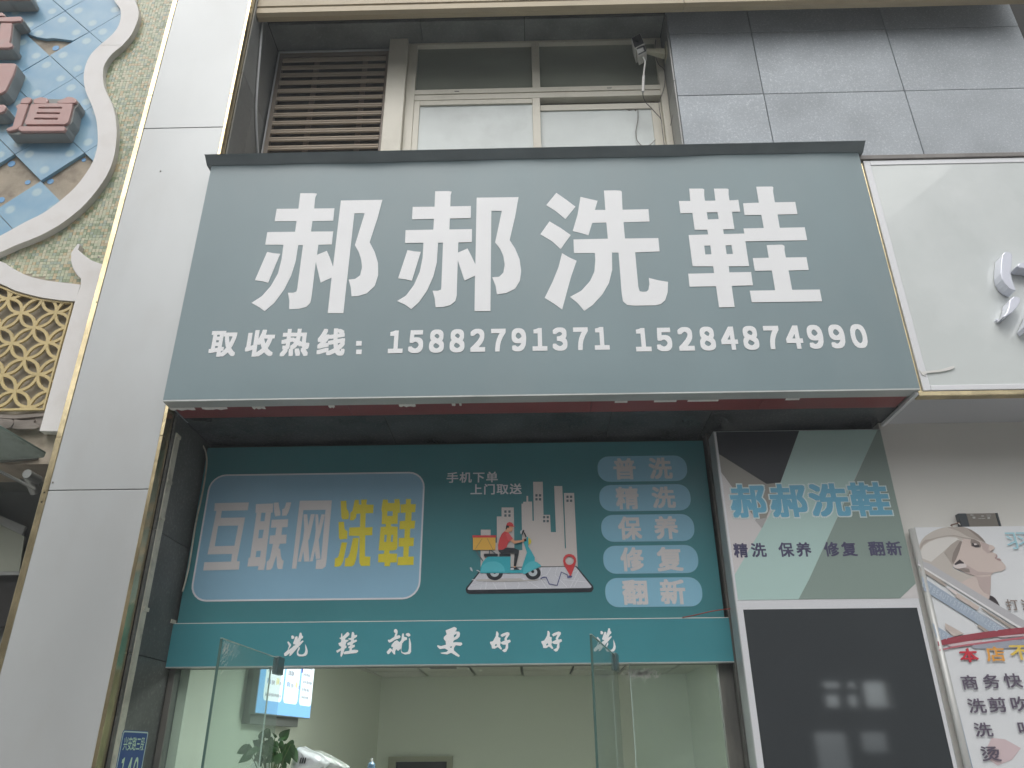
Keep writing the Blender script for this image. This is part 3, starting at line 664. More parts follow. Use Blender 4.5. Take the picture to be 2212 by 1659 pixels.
for i in range(N+1):
    t = i/N; x = SX0-.035+(SX1-SX0+.07)*t; w = .004*math.sin(t*17)+.003*math.sin(t*41+1)+(.004 if t > .52 else 0)
    for (y, z) in ((5.10, SZ1+.03), (YS-.06+w, SZ1+.050+w), (YS-.078+w, SZ1+.040+w), (YS-.062+w, SZ1+.034+w), (YS-.008, SZ1-.006+w*.6), (5.10, SZ1+.0)): V.append((x, y, z))
for i in range(N):
    for k in range(6): F.append([i*6+k, (i+1)*6+k, (i+1)*6+(k+1) % 6, i*6+(k+1) % 6])
F.append([0, 1, 2, 3, 4, 5]); F.append([N*6+k for k in range(6)][::-1])
mesh_obj('top_flashing', V, F, G['flash'], ms)
box('bottom_edge', SX0, SX1, YS, YS+.105, ZS-.012, ZS, G['alu'], ms, .002)
xj = [SX0+.02, -1.2, .45, 1.6, SX1-.03]
for i in range(4): box('soffit_panel', xj[i]+.0015, xj[i+1]-.0015, YS+.107, 4.90, ZS-.004, ZS+.01, G['red'], ms)
box('end_flange', SX1-.026, SX1-.002, YS+.03, 5.17, ZS-.035, ZS-.0125, G['rframe'], ms, .002)
tp = crop(540, 1300, 1200, 2212)
for a, b, h in ((120, 285, 12), (330, 498, 9), (660, 745, 12), (1160, 1202, 16), (1622, 1732, 8), (1970, 1995, 8), (2020, 2035, 6)):
    t = YS+.103; q0, q1 = tp(a, 262), tp(b, 262)
    x0 = P(*q0, t)[0]; x1 = P(*q1, t)[0]
    V = []; n = 7
    for k in range(n+1):
        s = k/n; x = x0+(x1-x0)*s; V += [(x, t-.004, ZS-.0135), (x, t+.022+.01*math.sin(k*2.1+a)*h/12, ZS-.016-.006*abs(math.sin(k*1.7)))]
    mesh_obj('peeling_tape', V, [[2*k, 2*k+1, 2*k+3, 2*k+2] for k in range(n)], G['tape'], ms)
for a, b in ((2190, 2235), (2450, 2560), (2330, 2410), (2800, 2850)):
    q0, q1 = (a*K, 862), (b*K, 862); t = YS+.103; x0 = P(*q0, t)[0]; x1 = P(*q1, t)[0]
    mesh_obj('peeling_tape', [(x0, t-.003, ZS-.0135), (x1, t-.003, ZS-.0135), (x1, t+.018, ZS-.018), (x0, t+.02, ZS-.017)], [[0, 3, 2, 1]], G['tape'], ms)
sp = YP(YS-.004)
A_ = crop(560, 500, 1400, 2212); B_ = crop(1800, 500, 1500, 2212)
H1 = [(806,298),(875,298),(892,299),(900,301),(892,318),(889,330),(884,384),(998,383),(991,453),(874,455),(866,514),(991,513),(983,586),(907,588),(900,645),(955,622),(972,660),(990,712),(1034,339),(1268,335),(1240,440),(1196,574),(1225,630),(1243,690),(1244,760),(1225,820),(1180,862),(1130,877),(1094,878),(1090,830),(1078,784),(1115,780),(1142,760),(1153,715),(1148,670),(1135,630),(1113,590),(1168,411),(1110,411),(1048,973),(960,973),(982,773),(920,801),(893,685),(868,890),(862,915),(840,938),(800,948),(743,951),(744,900),(736,858),(765,858),(783,852),(788,838),(821,590),(794,590),(780,680),(755,760),(715,840),(660,915),(605,962),(575,940),(531,915),(590,877),(640,820),(680,750),(700,670),(711,588),(608,588),(620,517),(776,515),(785,455),(661,456),(673,386),(795,385)]
H1d = [(619,628),(650,635),(693,639),(625,802),(590,793),(550,788)]
H2 = [(1565,287),(1640,286),(1658,289),(1652,310),(1650,372),(1766,370),(1765,438),(1647,440),(1645,502),(1772,500),(1771,573),(1695,575),(1693,632),(1747,609),(1768,650),(1791,698),(1798,323),(2034,320),(2015,430),(1984,562),(2015,610),(2040,670),(2049,735),(2042,790),(2015,835),(1965,860),(1912,867),(1905,820),(1886,771),(1925,768),(1948,745),(1956,700),(1948,650),(1930,610),(1902,575),(1940,397),(1881,397),(1876,961),(1786,962),(1789,762),(1730,790),(1692,676),(1686,875),(1678,905),(1650,928),(1610,938),(1567,940),(1562,890),(1550,847),(1580,847),(1597,841),(1599,828),(1609,576),(1581,577),(1574,690),(1555,765),(1520,845),(1475,910),(1430,950),(1395,925),(1350,905),(1400,875),(1445,815),(1478,740),(1494,660),(1499,577),(1395,578),(1398,506),(1554,503),(1558,442),(1434,445),(1438,375),(1561,374)]
H2d = [(1409,618),(1445,625),(1484,628),(1434,791),(1395,782),(1356,777)]
XI = [[(268,276),(320,312),(369,349),(316,414),(265,372),(215,341)], [(232,426),(290,460),(344,498),(291,572),(245,530),(184,494)], [(298,593),(335,615),(375,633),(345,720),(299,889),(255,858),(207,828),(250,740),(280,665)],
 [(395,297),(440,308),(485,318),(471,366),(526,366),(518,264),(580,263),(606,265),(612,270),(616,365),(752,362),(758,427),(621,430),(629,516),(804,514),(811,584),(682,589),(699,770),(706,793),(720,796),(742,795),(752,785),(757,755),(754,723),(800,735),(855,744),(853,800),(840,840),(818,860),(790,867),(680,869),(640,865),(618,845),(611,800),(595,590),(560,590),(562,680),(545,750),(510,810),(460,865),(415,896),(380,855),(340,823),(400,790),(445,740),(468,690),(473,630),(471,592),(361,593),(358,521),(539,517),(531,432),(457,434),(437,499),(400,488),(354,477),(380,390)]]
XE = [[[(966,254),(1035,254),(1045,258),(1045,290),(1049,318),(1104,317),(1096,254),(1165,254),(1173,258),(1173,285),(1178,316),(1224,313),(1234,375),(1190,376),(1204,467),(1144,468),(1148,493),(1256,490),(1251,463),(1358,461),(1345,392),(1257,393),(1249,331),(1332,328),(1318,244),(1400,243),(1408,246),(1407,270),(1416,326),(1523,324),(1535,388),(1430,390),(1442,460),(1573,457),(1586,525),(1261,531),(1281,661),(1174,662),(1177,694),(1291,692),(1301,762),(1189,765),(1205,876),(1123,878),(1107,767),(968,769),(961,701),(1097,698),(1092,662),(984,662),(963,498),(1066,495),(1061,470),(995,470),(983,382),(920,383),(912,319),(972,319)],
 [(1058,379),(1115,378),(1121,414),(1064,416)], [(1045,554),(1077,553),(1083,599),(1051,600)], [(1156,552),(1188,551),(1196,597),(1163,598)]],
 [[(1373,551),(1455,549),(1467,555),(1467,580),(1474,616),(1582,614),(1594,681),(1488,684),(1507,786),(1652,784),(1664,846),(1295,851),(1284,790),(1418,788),(1400,684),(1311,686),(1300,619),(1384,617)]]]
poly('character', [[H1], [H1d]], sp, G['vinyl'], ms, 0, .0015, A_); poly('character', [[H2], [H2d]], sp, G['vinyl'], ms, 0, .0015, A_)
poly('character', [[l] for l in XI], sp, G['vinyl'], ms, 0, .0015, B_); poly('character', XE, sp, G['vinyl'], ms, 0, .0015, B_)
for ch, a, b, y0, y1 in (('取', 296, 448, 1073, 1218), ('收', 499, 659, 1066, 1217), ('热', 698, 858, 1061, 1216), ('线', 902, 1060, 1059, 1213)):
    trect('character', ch, sp, a, b, y0, y1, G['vinyl'], ms, A_, bold=.042, h=.0012)
for y0, y1 in ((1130, 1156), (1178, 1204)): poly('colon_dot', [[[(1121, y0), (1152, y0), (1150, y1), (1119, y1)]]], sp, G['vinyl'], ms, 0, .0015, A_)
ident = lambda a, b: (a, b)
trect('phone_number', '15882791371', sp, 839.5, 1316, 709.5, 760, G['vinyl'], ms, bold=.050, space=.70, h=.0012)
trect('phone_number', '15284874990', sp, 1372, 1873.5, 704, 756, G['vinyl'], ms, bold=.050, space=.70, h=.0012)
# ================================================================== teal poster over the door
po = empty('transom_poster', (-.5, YF, 2.76), 'teal poster with blue panel, delivery rider drawing and five service pills above the door', 'poster')
PX0, PX1, PZ0, PZ1 = -2.385, 1.315, 2.757, 4.03
box('sheet', PX0, PX1, YF, YF+.02, PZ0, PZ1, G['teal'], po)
pp = YP(YF-.001)
c8 = crop(640, 1600, 920, 2212)
def wr(n, x0, x1, y0, y1, r, m, tf, h, par=po, pl=pp, hole=None):
    xm, ym = (x0+x1)/2, (y0+y1)/2
    a = pl.uv(*tf(x0, ym))[0]; b = pl.uv(*tf(x1, ym))[0]; t = pl.uv(*tf(xm, y0))[1]; q = pl.uv(*tf(xm, y1))[1]
    lp = rrect(a, b, q, t, r); g = [lp]
    if hole: g.append(rrect(a+hole, b-hole, q+hole, t-hole, r-hole))
    V, F = loops_mesh([g], pl, h-.001, h); return mesh_obj(n, V, F, m, par)
wr('border', 174, 2080, 207, 1296, .12, G['pwhite'], c8, .0015, hole=.012); wr('blue_panel', 186, 2067, 219, 1283, .108, G['panelblue'], c8, .001)
HU = [[[(303,464),(594,457),(584,524),(362,529),(352,590),(561,586),(490,962),(515,961),(508,1032),(203,1040),(213,970),(442,964),(450,898),(240,902),(316,530),(297,530)], [(330,658),(503,655),(470,828),(300,833)]]]
LI = [[[(655,472),(803,466),(797,542),(783,545),(737,942),(738,962),(722,1036),(670,1036),(677,1002),(581,1006),(592,932),(605,930),(660,545),(650,545)], [(700,546),(737,545),(727,618),(692,620)], [(680,692),(722,690),(710,762),(673,766)], [(658,872),(697,870),(690,925),(650,927)]],
 [[(808,460),(848,458),(853,500),(864,540),(862,570),(820,577),(810,540)]], [[(915,458),(956,457),(942,515),(930,545),(915,570),(878,572),(880,515),(898,508)]],
 [[(790,606),(930,601),(925,668),(880,670),(872,735),(917,733),(912,808),(858,812),(846,850),(862,856),(868,920),(878,952),(892,955),(880,1027),(845,1027),(835,1010),(830,910),(795,1015),(780,1033),(742,1036),(748,962),(760,958),(775,935),(800,812),(768,812),(774,742),(820,738),(830,672),(782,674)]]]
WA = [[[(1030,443),(1304,440),(1258,960),(1250,1005),(1222,1027),(1165,1027),(1172,948),(1212,944),(1250,520),(1060,523),(1000,1024),(962,1024)]],
 [[(1062,560),(1093,558),(1102,660),(1125,558),(1158,558),(1110,770),(1101,780),(1112,963),(1068,963),(1060,870),(1040,965),(1015,963),(1058,770),(1068,690)]],
 [[(1164,560),(1186,560),(1192,660),(1215,560),(1245,560),(1203,740),(1191,780),(1206,938),(1168,942),(1160,870),(1140,960),(1116,962),(1157,775),(1166,700)]]]
YX = [[[(1380,445),(1428,443),(1432,515),(1445,530),(1452,560),(1446,600),(1395,602),(1385,580)]], [[(1362,625),(1408,622),(1413,685),(1438,705),(1435,768),(1375,775),(1365,760)]], [[(1388,800),(1435,800),(1420,870),(1400,965),(1380,1000),(1360,1007),(1326,1007),(1332,935),(1352,930),(1362,915)]],
 [[(1500,436),(1535,435),(1537,475),(1556,475),(1556,433),(1605,431),(1600,475),(1662,477),(1658,548),(1595,550),(1590,672),(1653,668),(1650,738),(1590,740),(1588,920),(1634,922),(1630,1000),(1555,1001),(1540,975),(1541,745),(1450,742),(1455,672),(1545,668),(1548,552),(1515,555),(1510,590),(1490,610),(1458,610),(1463,545),(1480,530)]],
 [[(1485,762),(1535,760),(1526,860),(1510,950),(1495,990),(1475,1005),(1413,1005),(1420,935),(1440,930),(1455,900)]]]
YE = [[[(1742,433),(1782,432),(1785,462),(1840,462),(1840,430),(1882,428),(1888,470),(1888,545),(1870,548),(1867,640),(1812,642),(1810,662),(1868,665),(1866,840),(1855,862),(1830,868),(1798,870),(1797,895),(1864,895),(1860,970),(1805,972),(1800,1003),(1755,1003),(1755,970),(1700,970),(1703,900),(1750,895),(1755,870),(1705,868),(1722,668),(1768,663),(1765,642),(1730,642),(1735,545),(1728,520),(1735,470)], [(1780,532),(1825,532),(1825,572),(1778,573)], [(1755,735),(1775,735),(1770,795),(1752,795)], [(1812,735),(1830,735),(1826,795),(1808,795)]],
 [[(1940,428),(1982,427),(1980,472),(2024,472),(2018,540),(1988,542),(1985,615),(2018,613),(2012,680),(1975,682),(1972,760),(2008,758),(2003,830),(1965,832),(1960,922),(2006,920),(2003,992),(1865,995),(1870,925),(1915,922),(1918,835),(1875,835),(1878,762),(1925,760),(1928,685),(1882,688),(1885,618),(1932,612),(1935,545),(1895,547),(1893,475),(1938,470)]]]
for g, m in ((HU, 'pgrey'), (LI, 'pgrey'), (WA, 'pgrey'), (YX, 'yellow'), (YE, 'yellow')): poly('character', g, pp, G[m], po, .001, .0025, c8)
d4 = crop(1500, 1500, 700, 1659)
for s, x0, x1, y0, y1 in (('手机下单', 216, 648, 430, 520), ('上门取送', 418, 850, 530, 620)):
    trect('small_lettering', s, pp, x0, x1, y0, y1, G['pwhite'], po, d4, bold=.022, space=1.12, h=.0015)
c5 = crop(2050, 1550, 600, 1422)
for x0, x1, y0, y1 in ((187, 942, 176, 391), (202, 972, 418, 640), (218, 1003, 670, 898), (235, 1036, 931, 1168), (252, 1070, 1203, 1450)):
    wr('pill', x0, x1, y0, y1, .085, G['pillblue'], c5, .001)
for ch, x0, x1, y0, y1 in (('普', 320, 508, 195, 376), ('洗', 620, 815, 190, 372), ('精', 340, 533, 437, 627), ('洗', 645, 842, 435, 618), ('保', 360, 558, 688, 884), ('养', 664, 866, 685, 880), ('修', 380, 577, 948, 1150), ('复', 686, 905, 945, 1150), ('翻', 395, 608, 1222, 1434), ('新', 715, 928, 1217, 1430)):
    trect('character', ch, pp, x0, x1, y0, y1, G['pgrey'], po, c5, bold=.036, h=.0025)
# ---- illustration (flat print in thin layers)
ill = empty('delivery_print', (0.05, YF, 3), None, None); del ill['label'], ill['category']
ill.parent = po
d9 = crop(1750, 1800, 300, 1508)      # finer crop
def L4(n, pts, m, h, holes=()): return poly(n, [[pts]+list(holes)], pp, G[m], ill, h-.0008, h, d4)
def L9(n, pts, m, h, holes=()): return poly(n, [[pts]+list(holes)], pp, G[m], ill, h-.0008, h, d9)
L4('skyline', [(503,1245),(503,1095),(505,917),(587,917),(588,1028),(641,1028),(640,806),(680,806),(680,730),(783,730),(788,1092),(855,1090),(848,698),(862,697),(862,682),(890,681),(890,632),(904,632),(905,680),(937,680),(941,842),(953,842),(946,513),(1027,513),(1034,792),(1089,792),(1096,938),(1139,938),(1124,549),(1192,549),(1208,900),(1214,1075),(1224,1075),(1206,608),(1292,607),(1322,1225),(1322,1245)], 'bldg', .001)
for wx, wy in ((965, 618), (703, 755), (1030, 802), (1227, 630)):
    for a in (0, 30 if wx != 703 else 34):
        for b in (0, 33): L4('window', [(wx+a, wy+b), (wx+a+19, wy+b), (wx+a+19, wy+b+20), (wx+a, wy+b+20)], 'win_print', .0018)
L4('phone', [(515,1238),(760,1232),(1308,1224),(1318,1230),(1452,1392),(1457,1415),(1440,1442),(1420,1444),(405,1460),(385,1450),(376,1425),(382,1405)], 'ink', .0022)
L4('map', [(522,1244),(1304,1230),(1438,1396),(1438,1404),(1425,1410),(405,1426),(392,1420),(396,1410)], 'mapw', .003)
def line9(n, pts, w, m, h, tf=d9, par=None):
    V = []; F = []; q = [Vector(pp.uv(*tf(*p))) for p in pts]
    for i in range(len(q)):
        t = (q[min(i+1, len(q)-1)]-q[max(i-1, 0)]).normalized(); nn = Vector((-t.y, t.x))*w
        V += [pp.pt(q[i].x+nn.x, q[i].y+nn.y, h), pp.pt(q[i].x-nn.x, q[i].y-nn.y, h)]
    for i in range(len(q)-1): F.append([2*i+1, 2*i+3, 2*i+2, 2*i])
    for f in F:
        a, b, c_ = (V[k] for k in f[:3])
        if (b-a).cross(c_-a).dot(pp.n) < 0: f.reverse()
    return mesh_obj(n, V, F, G[m], par or ill)
for k, pts in enumerate((((470,1260),(560,1300),(545,1420)), ((430,1340),(600,1350),(640,1420)), ((700,1260),(690,1320),(720,1418)), ((800,1320),(830,1380),(815,1414)), ((860,1330),(1000,1410)), ((950,1250),(1060,1410)), ((1020,1235),(1010,1320),(1100,1408)), ((1100,1235),(1060,1300),(1000,1320)), ((1150,1232),(1130,1300),(1230,1400)), ((1200,1340),(1400,1360)), ((1330,1260),(1260,1405)), ((1240,1300),(1310,1260)), ((900,1370),(1000,1350)), ((1330,1330),(1290,1400)), ((420,1390),(520,1360),(500,1424)))):
    line9('map_line', pts, .0022, 'mapl', .0034+.00012*k, d4)
L9('ground_shadow', [(-300,1335),(0,1318),(170,1315),(530,1312),(570,1340),(970,1325),(820,1350),(500,1368),(0,1372),(-250,1360)], 'shadowp', .0054)
line9('route', [(880,1318),(940,1290),(985,1292),(1038,1412),(1180,1438),(1255,1197),(1362,1250),(1370,1300),(1400,1295)], .0034, 'navy', .0062)
L9('route_end', circ(1412, 1280, 36, 20), 'navy', .0066)
L9('map_pin', [(1412,1270),(1385,1220),(1300,1070),(1286,1000),(1295,940),(1330,895),(1380,878),(1430,880),(1480,905),(1512,950),(1520,1010),(1505,1060),(1430,1262)], 'redp', .0072, [circ(1402, 996, 76)])
# scooter
L9('scooter_wheel', circ(62, 1215, 147, 132, 28), 'ink', .0060); L9('scooter_wheel', circ(748, 1215, 139, 120, 28), 'ink', .0060)
L9('wheel_disc', circ(62, 1213, 80, 72), 'wheelgrey', .0066); L9('wheel_disc', circ(745, 1203, 80, 72), 'wheelgrey', .0066)
L9('wheel_hub', circ(62, 1205, 27), 'ink', .0072); L9('wheel_hub', circ(743, 1192, 27), 'ink', .0072)
L9('scooter_body', [(-60,925),(345,925),(345,1162),(535,1162),(560,1090),(640,850),(580,670),(590,645),(640,575),(660,562),(662,740),(720,830),(780,940),(780,1040),(640,1218),(100,1218),(-200,1218),(-190,1120),(-150,1020),(-100,960)], 'scoot', .0080)
L9('rear_cowl', [(-190,1196),(-160,1090),(-100,1040),(-30,1012),(80,1010),(170,1045),(230,1110),(250,1196)], 'scoot2', .0088)
L9('front_mudguard', [(568,1230),(575,1150),(610,1080),(680,1020),(760,1000),(830,1030),(880,1070),(893,1100),(760,1160),(595,1238)], 'scoot2', .0088)
L9('seat', [(150,868),(335,866),(348,885),(345,922),(150,924),(143,900)], 'ink', .0086); L9('seat', [(-130,880),(-120,872),(110,872),(122,888),(115,922),(-120,925),(-132,905)], 'ink', .0086)
L9('tail_lamp', [(-385,1120),(-360,1112),(-345,1130),(-330,1180),(-325,1190),(-365,1170)], 'wheelgrey', .0060)
L9('headlamp', [(668,590),(700,605),(718,650),(700,700),(670,708)], 'yellow', .0086)
for pts in (((-280, 800), (-150, 1000)), ((-20, 800), (75, 870)), ((-30, 800), (-35, 925))): line9('rack_bar', pts, .0035, 'win_print', .0078)
L9('delivery_box', [(-325,583),(78,583),(78,805),(-325,805)], 'boxp', .0094); L9('box_lid', [(-335,545),(92,545),(88,585),(-335,585)], 'redp', .0100)
line9('box_seam', [(-160, 600), (-290, 800)], .0012, 'wire_brown', .0100); line9('box_seam', [(-70, 600), (30, 800)], .0012, 'wire_brown', .0100)
# rider
L9('trousers', [(125,808),(285,762),(410,772),(498,808),(497,850),(440,1100),(405,1100),(410,960),(418,865),(340,862),(175,868),(140,840)], 'ink', .0096)
L9('ankle', [(404,1098),(438,1100),(436,1125),(404,1122)], 'skinp', .0100); L9('shoe', [(405,1120),(440,1120),(500,1145),(505,1160),(405,1160)], 'ink', .0103)
L9('face', [(265,380),(400,372),(385,425),(375,475),(330,480),(315,497),(250,490),(235,478),(270,430)], 'skinp', .0097)
L9('shirt', [(235,475),(310,495),(390,605),(325,650),(300,690),(275,760),(205,800),(125,808),(122,720),(150,600),(190,520)], 'redp', .0104)
L9('sleeve', [(262,520),(290,500),(312,497),(390,605),(330,652),(290,610)], 'redp2', .0108)
L9('arm', [(388,607),(420,640),(545,632),(580,598),(625,600),(635,625),(590,655),(530,668),(410,696),(345,640)], 'skinp', .0101)
L9('cap', [(272,365),(285,325),(325,308),(365,318),(392,345),(398,375),(428,382),(425,390),(340,385)], 'redp', .0109)
L9('hair', [(272,363),(322,366),(318,410),(285,408),(278,436),(260,436)], 'ink', .0107)
L9('grip', circ(608, 630, 22), 'ink', .0108); line9('mirror_arm', [(625, 575), (590, 495)], .0045, 'ink', .0096)
L9('mirror_glass', circ(545, 488, 27, 38), 'wheelgrey', .0093); L9('mirror', [(575,448),(592,450),(592,470),(560,535),(542,530),(560,460)], 'ink', .0102)
# ================================================================== fascia strip with the brushed slogan
fs = empty('fascia_strip', (-.5, 5.3, ZL), 'teal strip board with white brush-written slogan directly above the glass doors', 'sign')
box('board', XL+.02, 1.337, 5.335, 5.40, 2.478, 2.752, G['teal2'], fs); box('top_edge', XL+.03, 1.335, 5.334, 5.358, 2.7523, 2.7565, G['tape'], fs)
box('bottom_edge', XL+.02, 1.337, 5.333, 5.40, 2.472, 2.4778, G['alu'], fs)
fp = YP(5.3335)
g1 = crop(1000, 2220, 500, 2212); g2 = crop(1500, 2200, 750, 2212)
XW = [[(168,200),(190,192),(217,215),(210,240),(190,250),(168,240)], [(103,300),(120,285),(165,335),(162,360),(140,390),(118,430),(190,375),(170,400),(205,355),(225,350),(232,335),(205,335),(195,315),(205,290),(232,215),(250,205),(268,215),(265,255),(280,230),(300,155),(315,147),(330,158),(335,195),(355,210),(345,240),(325,250),(300,300),(350,272),(362,285),(310,345),(260,395),(240,420),(160,510),(135,520),(145,470),(90,515),(62,520),(52,480),(110,425),(132,360)],
      [(285,375),(300,380),(302,405),(275,455),(285,485),(320,495),(355,490),(380,465),(390,420),(385,325),(410,380),(427,440),(420,485),(395,515),(350,525),(285,522),(258,500),(255,455),(270,415)]]
XS2 = [[(955,165),(968,160),(975,215),(1045,145),(1060,138),(1085,165),(1080,190),(1020,240),(1015,262),(1065,262),(1068,280),(1035,300),(1020,350),(1040,358),(1035,392),(1010,400),(985,480),(955,535),(942,515),(950,430),(890,470),(875,435),(950,395),(955,375),(920,350),(910,315),(950,300),(955,260),(920,235),(950,225)],
       [(1125,140),(1145,138),(1160,160),(1162,190),(1205,185),(1200,215),(1155,245),(1150,270),(1195,260),(1203,285),(1140,320),(1130,345),(1168,340),(1165,375),(1125,395),(1120,425),(1165,418),(1215,425),(1225,445),(1195,470),(1000,492),(990,465),(1015,445),(1080,435),(1090,400),(1065,390),(1068,370),(1095,355),(1092,342),(1055,350),(1048,315),(1105,290),(1110,270),(1070,258),(1065,240),(1110,232),(1115,190)]]
XJ = [[(1785,110),(1805,90),(1830,98),(1845,130),(1840,165),(1825,200),(1870,188),(1890,210),(1880,235),(1800,262),(1745,298),(1710,308),(1690,280),(1690,260),(1720,262),(1790,215),(1808,160),(1785,140)],
      [(1745,345),(1790,290),(1830,268),(1850,280),(1870,300),(1900,270),(1915,165),(1940,160),(1945,215),(1990,225),(1990,260),(1945,280),(1915,320),(1900,430),(1920,460),(1960,465),(2005,450),(2020,400),(2022,235),(2035,240),(2055,320),(2055,450),(2035,485),(1960,495),(1905,470),(1890,400),(1850,440),(1825,410),(1805,440),(1805,495),(1780,490),(1745,440),(1715,480),(1690,492),(1668,455),(1720,395),(1740,400),(1760,425),(1770,375),(1745,375)],
      [(1975,165),(2010,152),(2040,170),(2045,200),(2015,215),(1990,200),(1970,190)]]
XY = [[[(258,135),(320,110),(350,98),(375,112),(372,135),(355,145),(400,148),(410,165),(405,200),(380,225),(345,240),(335,262),(370,258),(425,262),(435,280),(415,298),(365,290),(345,320),(345,345),(408,400),(398,415),(375,405),(315,370),(275,388),(215,380),(203,370),(270,360),(285,345),(250,325),(195,332),(170,305),(172,290),(210,300),(262,285),(258,250),(238,225),(240,205),(270,175),(262,155)],
       [(300,310),(325,300),(318,322)], [(345,185),(375,168),(368,195),(345,210)]]]
XH = [[[(790,145),(805,148),(815,170),(812,205),(835,215),(832,240),(838,262),(830,290),(850,325),(848,335),(835,335),(805,310),(775,328),(745,325),(740,295),(725,270),(725,255),(755,248),(785,195)],
       [(775,290),(790,275),(798,292),(780,302)]],
      [[(835,185),(855,170),(905,152),(928,160),(930,180),(900,225),(905,238),(935,232),(943,255),(915,272),(915,320),(895,358),(875,365),(850,345),(885,325),(892,285),(860,285),(838,272),(842,258),(880,240),(875,225),(895,185),(850,205)]]]
poly('character', [[l] for l in XW], fp, G['vinyl'], fs, 0, .0015, g1)
poly('character', [[l] for l in XS2], fp, G['vinyl'], fs, 0, .0015, g1); poly('character', [[l] for l in XJ], fp, G['vinyl'], fs, 0, .0015, g1)
poly('character', XY, fp, G['vinyl'], fs, 0, .0015, g2); poly('character', XH, fp, G['vinyl'], fs, 0, .0015, g2)
poly('character', [[[(x+539, y-6) for x, y in l] for l in g] for g in XH], fp, G['vinyl'], fs, 0, .0015, g2)
poly('character', [[[(1813+(x-52)*.62, 110+(y-147)*.665) for x, y in l]] for l in XW], fp, G['vinyl'], fs, 0, .0015, g2)
# ================================================================== light box panel right of the door
lb = empty('light_box_panel', (1.94, YBX, 0), 'tall light box with shop name over a geometric print and a black glossy panel', 'sign')
BX0, BX1, BZ = 1.345, 2.535, 4.02
box('casing', BX0, BX1, YBX+.002, YBX+.16, .3, BZ, mat('grey_painted_casing', (.40, .42, .42, 1), .4, .2, dirt_or_sheen=(.2, .2, .19, 1), dscale=8, damt=.4), lb, .003)
bp = YP(YBX)
box('backing', BX0+.006, BX1-.006, YBX, YBX+.0018, .31, BZ-.006, mat('white_light_box_face', (.66, .67, .70, 1), .3), lb)
c7 = crop(2500, 1200, 1148, 2212); s8 = crop(2500, 1876, 1148, 2212)
def uz(f, *pts): return [tuple(bp.uv(*f(*p))) for p in pts]
x0, x1, z0, z1 = BX0+.02, BX1-.002, 2.835, BZ-.008
def clip(pts):  # keep the print inside its sheet
    return [(min(max(a, x0), x1), min(max(b, z0), z1)) for a, b in pts]
GP = {'lg': (.60, .58, .58, 1), 'bg': (.30, .29, .26, 1), 'bk': (.035, .038, .045, 1), 'mint': (.42, .58, .55, 1), 'sage': (.245, .315, .285, 1), 'tri': (.42, .41, .41, 1)}
GP = {k: mat('print_'+k, v, .35, spec=.4) for k, v in GP.items()}
def bpoly(n, pts, m, h): V, F = loops_mesh([[pts]], bp, h-.0008, h); return mesh_obj(n, V, F, m, lb)
bpoly('print_sheet', [(x0, z0), (x1, z0), (x1, z1), (x0, z1)], GP['lg'], .001)
A1 = uz(c7, (60, 643), (668, 643), (540, 1000), (445, 1010), (78, 805))
bpoly('print_shape', clip([A1[0], A1[1], A1[2], A1[3], (x0, A1[4][1])][::-1]), GP['bk'], .0018)
A2 = uz(c7, (78, 805), (445, 1010), (540, 1000), (415, 1312), (105, 930))
bpoly('print_shape', clip([(x0, A2[0][1]), A2[1], A2[2], A2[3], (x0, A2[4][1]+.0)][::-1]), GP['bg'], .0016)
A3 = uz(c7, (668, 643), (1205, 632), (1045, 985), (740, 1657)); A3b = uz(s8, (665, 513), (225, 513), (205, 330)); A3c = uz(c7, (490, 1180), (540, 1000))
bpoly('print_shape', clip([A3[0], (A3[1][0], z1), A3[2], A3[3], (A3b[0][0], z0), (A3b[1][0], z0), A3b[2], A3c[0], A3c[1]])[::-1], GP['mint'], .0022)
A4 = uz(c7, (1205, 632), (740, 1657)); A4b = uz(s8, (665, 513), (1363, 503), (1475, 390))
bpoly('print_shape', clip([(A4[0][0], z1), (x1, z1), (x1, A4b[2][1]), (A4b[1][0], z0), (A4b[0][0], z0), A4[1]])[::-1], GP['sage'], .0020)
A5 = uz(c7, (365, 1258), (450, 1240), (410, 1312)); bpoly('print_shape', A5, GP['tri'], .0026)
lbc = crop(2560, 1680, 680, 2212)
mo = mat('pale_outline_print', (.62, .72, .72, 1), .35); mb_ = mat('sky_blue_print', (.14, .40, .56, 1), .35)
for ch, a, b, y0, y1 in (('郝', 122, 556, 142, 545), ('郝', 580, 1030, 137, 540), ('洗', 1040, 1515, 130, 533), ('鞋', 1505, 1985, 117, 530)):
    trect('character', ch, bp, a-6, b+6, y0-6, y1+6, mo, lb, lbc, bold=.060, h=.0032)
    trect('character', ch, bp, a+9, b-9, y0+9, y1-9, mb_, lb, lbc, bold=.038, h=.0044)
mi_ = mat('indigo_print', (.07, .065, .13, 1), .4)
for ch, a, b, y0, y1 in (('精', 172, 338, 830, 997), ('洗', 376, 550, 828, 992), ('保', 694, 868, 822, 990), ('养', 898, 1070, 820, 988), ('修', 1220, 1393, 815, 985), ('复', 1422, 1600, 814, 982), ('翻', 1735, 1918, 810, 977), ('新', 1943, 2122, 808, 974)):
    trect('character', ch, bp, a, b, y0, y1, mi_, lb, lbc, bold=.028, h=.0032)
mirror = mat('black_glossy_panel', (.36, .39, .41, 1), .05, .92)
bpoly('black_panel', [(BX0+.045, .35), (BX1-.03, .35), (BX1-.03, 2.775), (BX0+.045, 2.775)], mirror, .002)
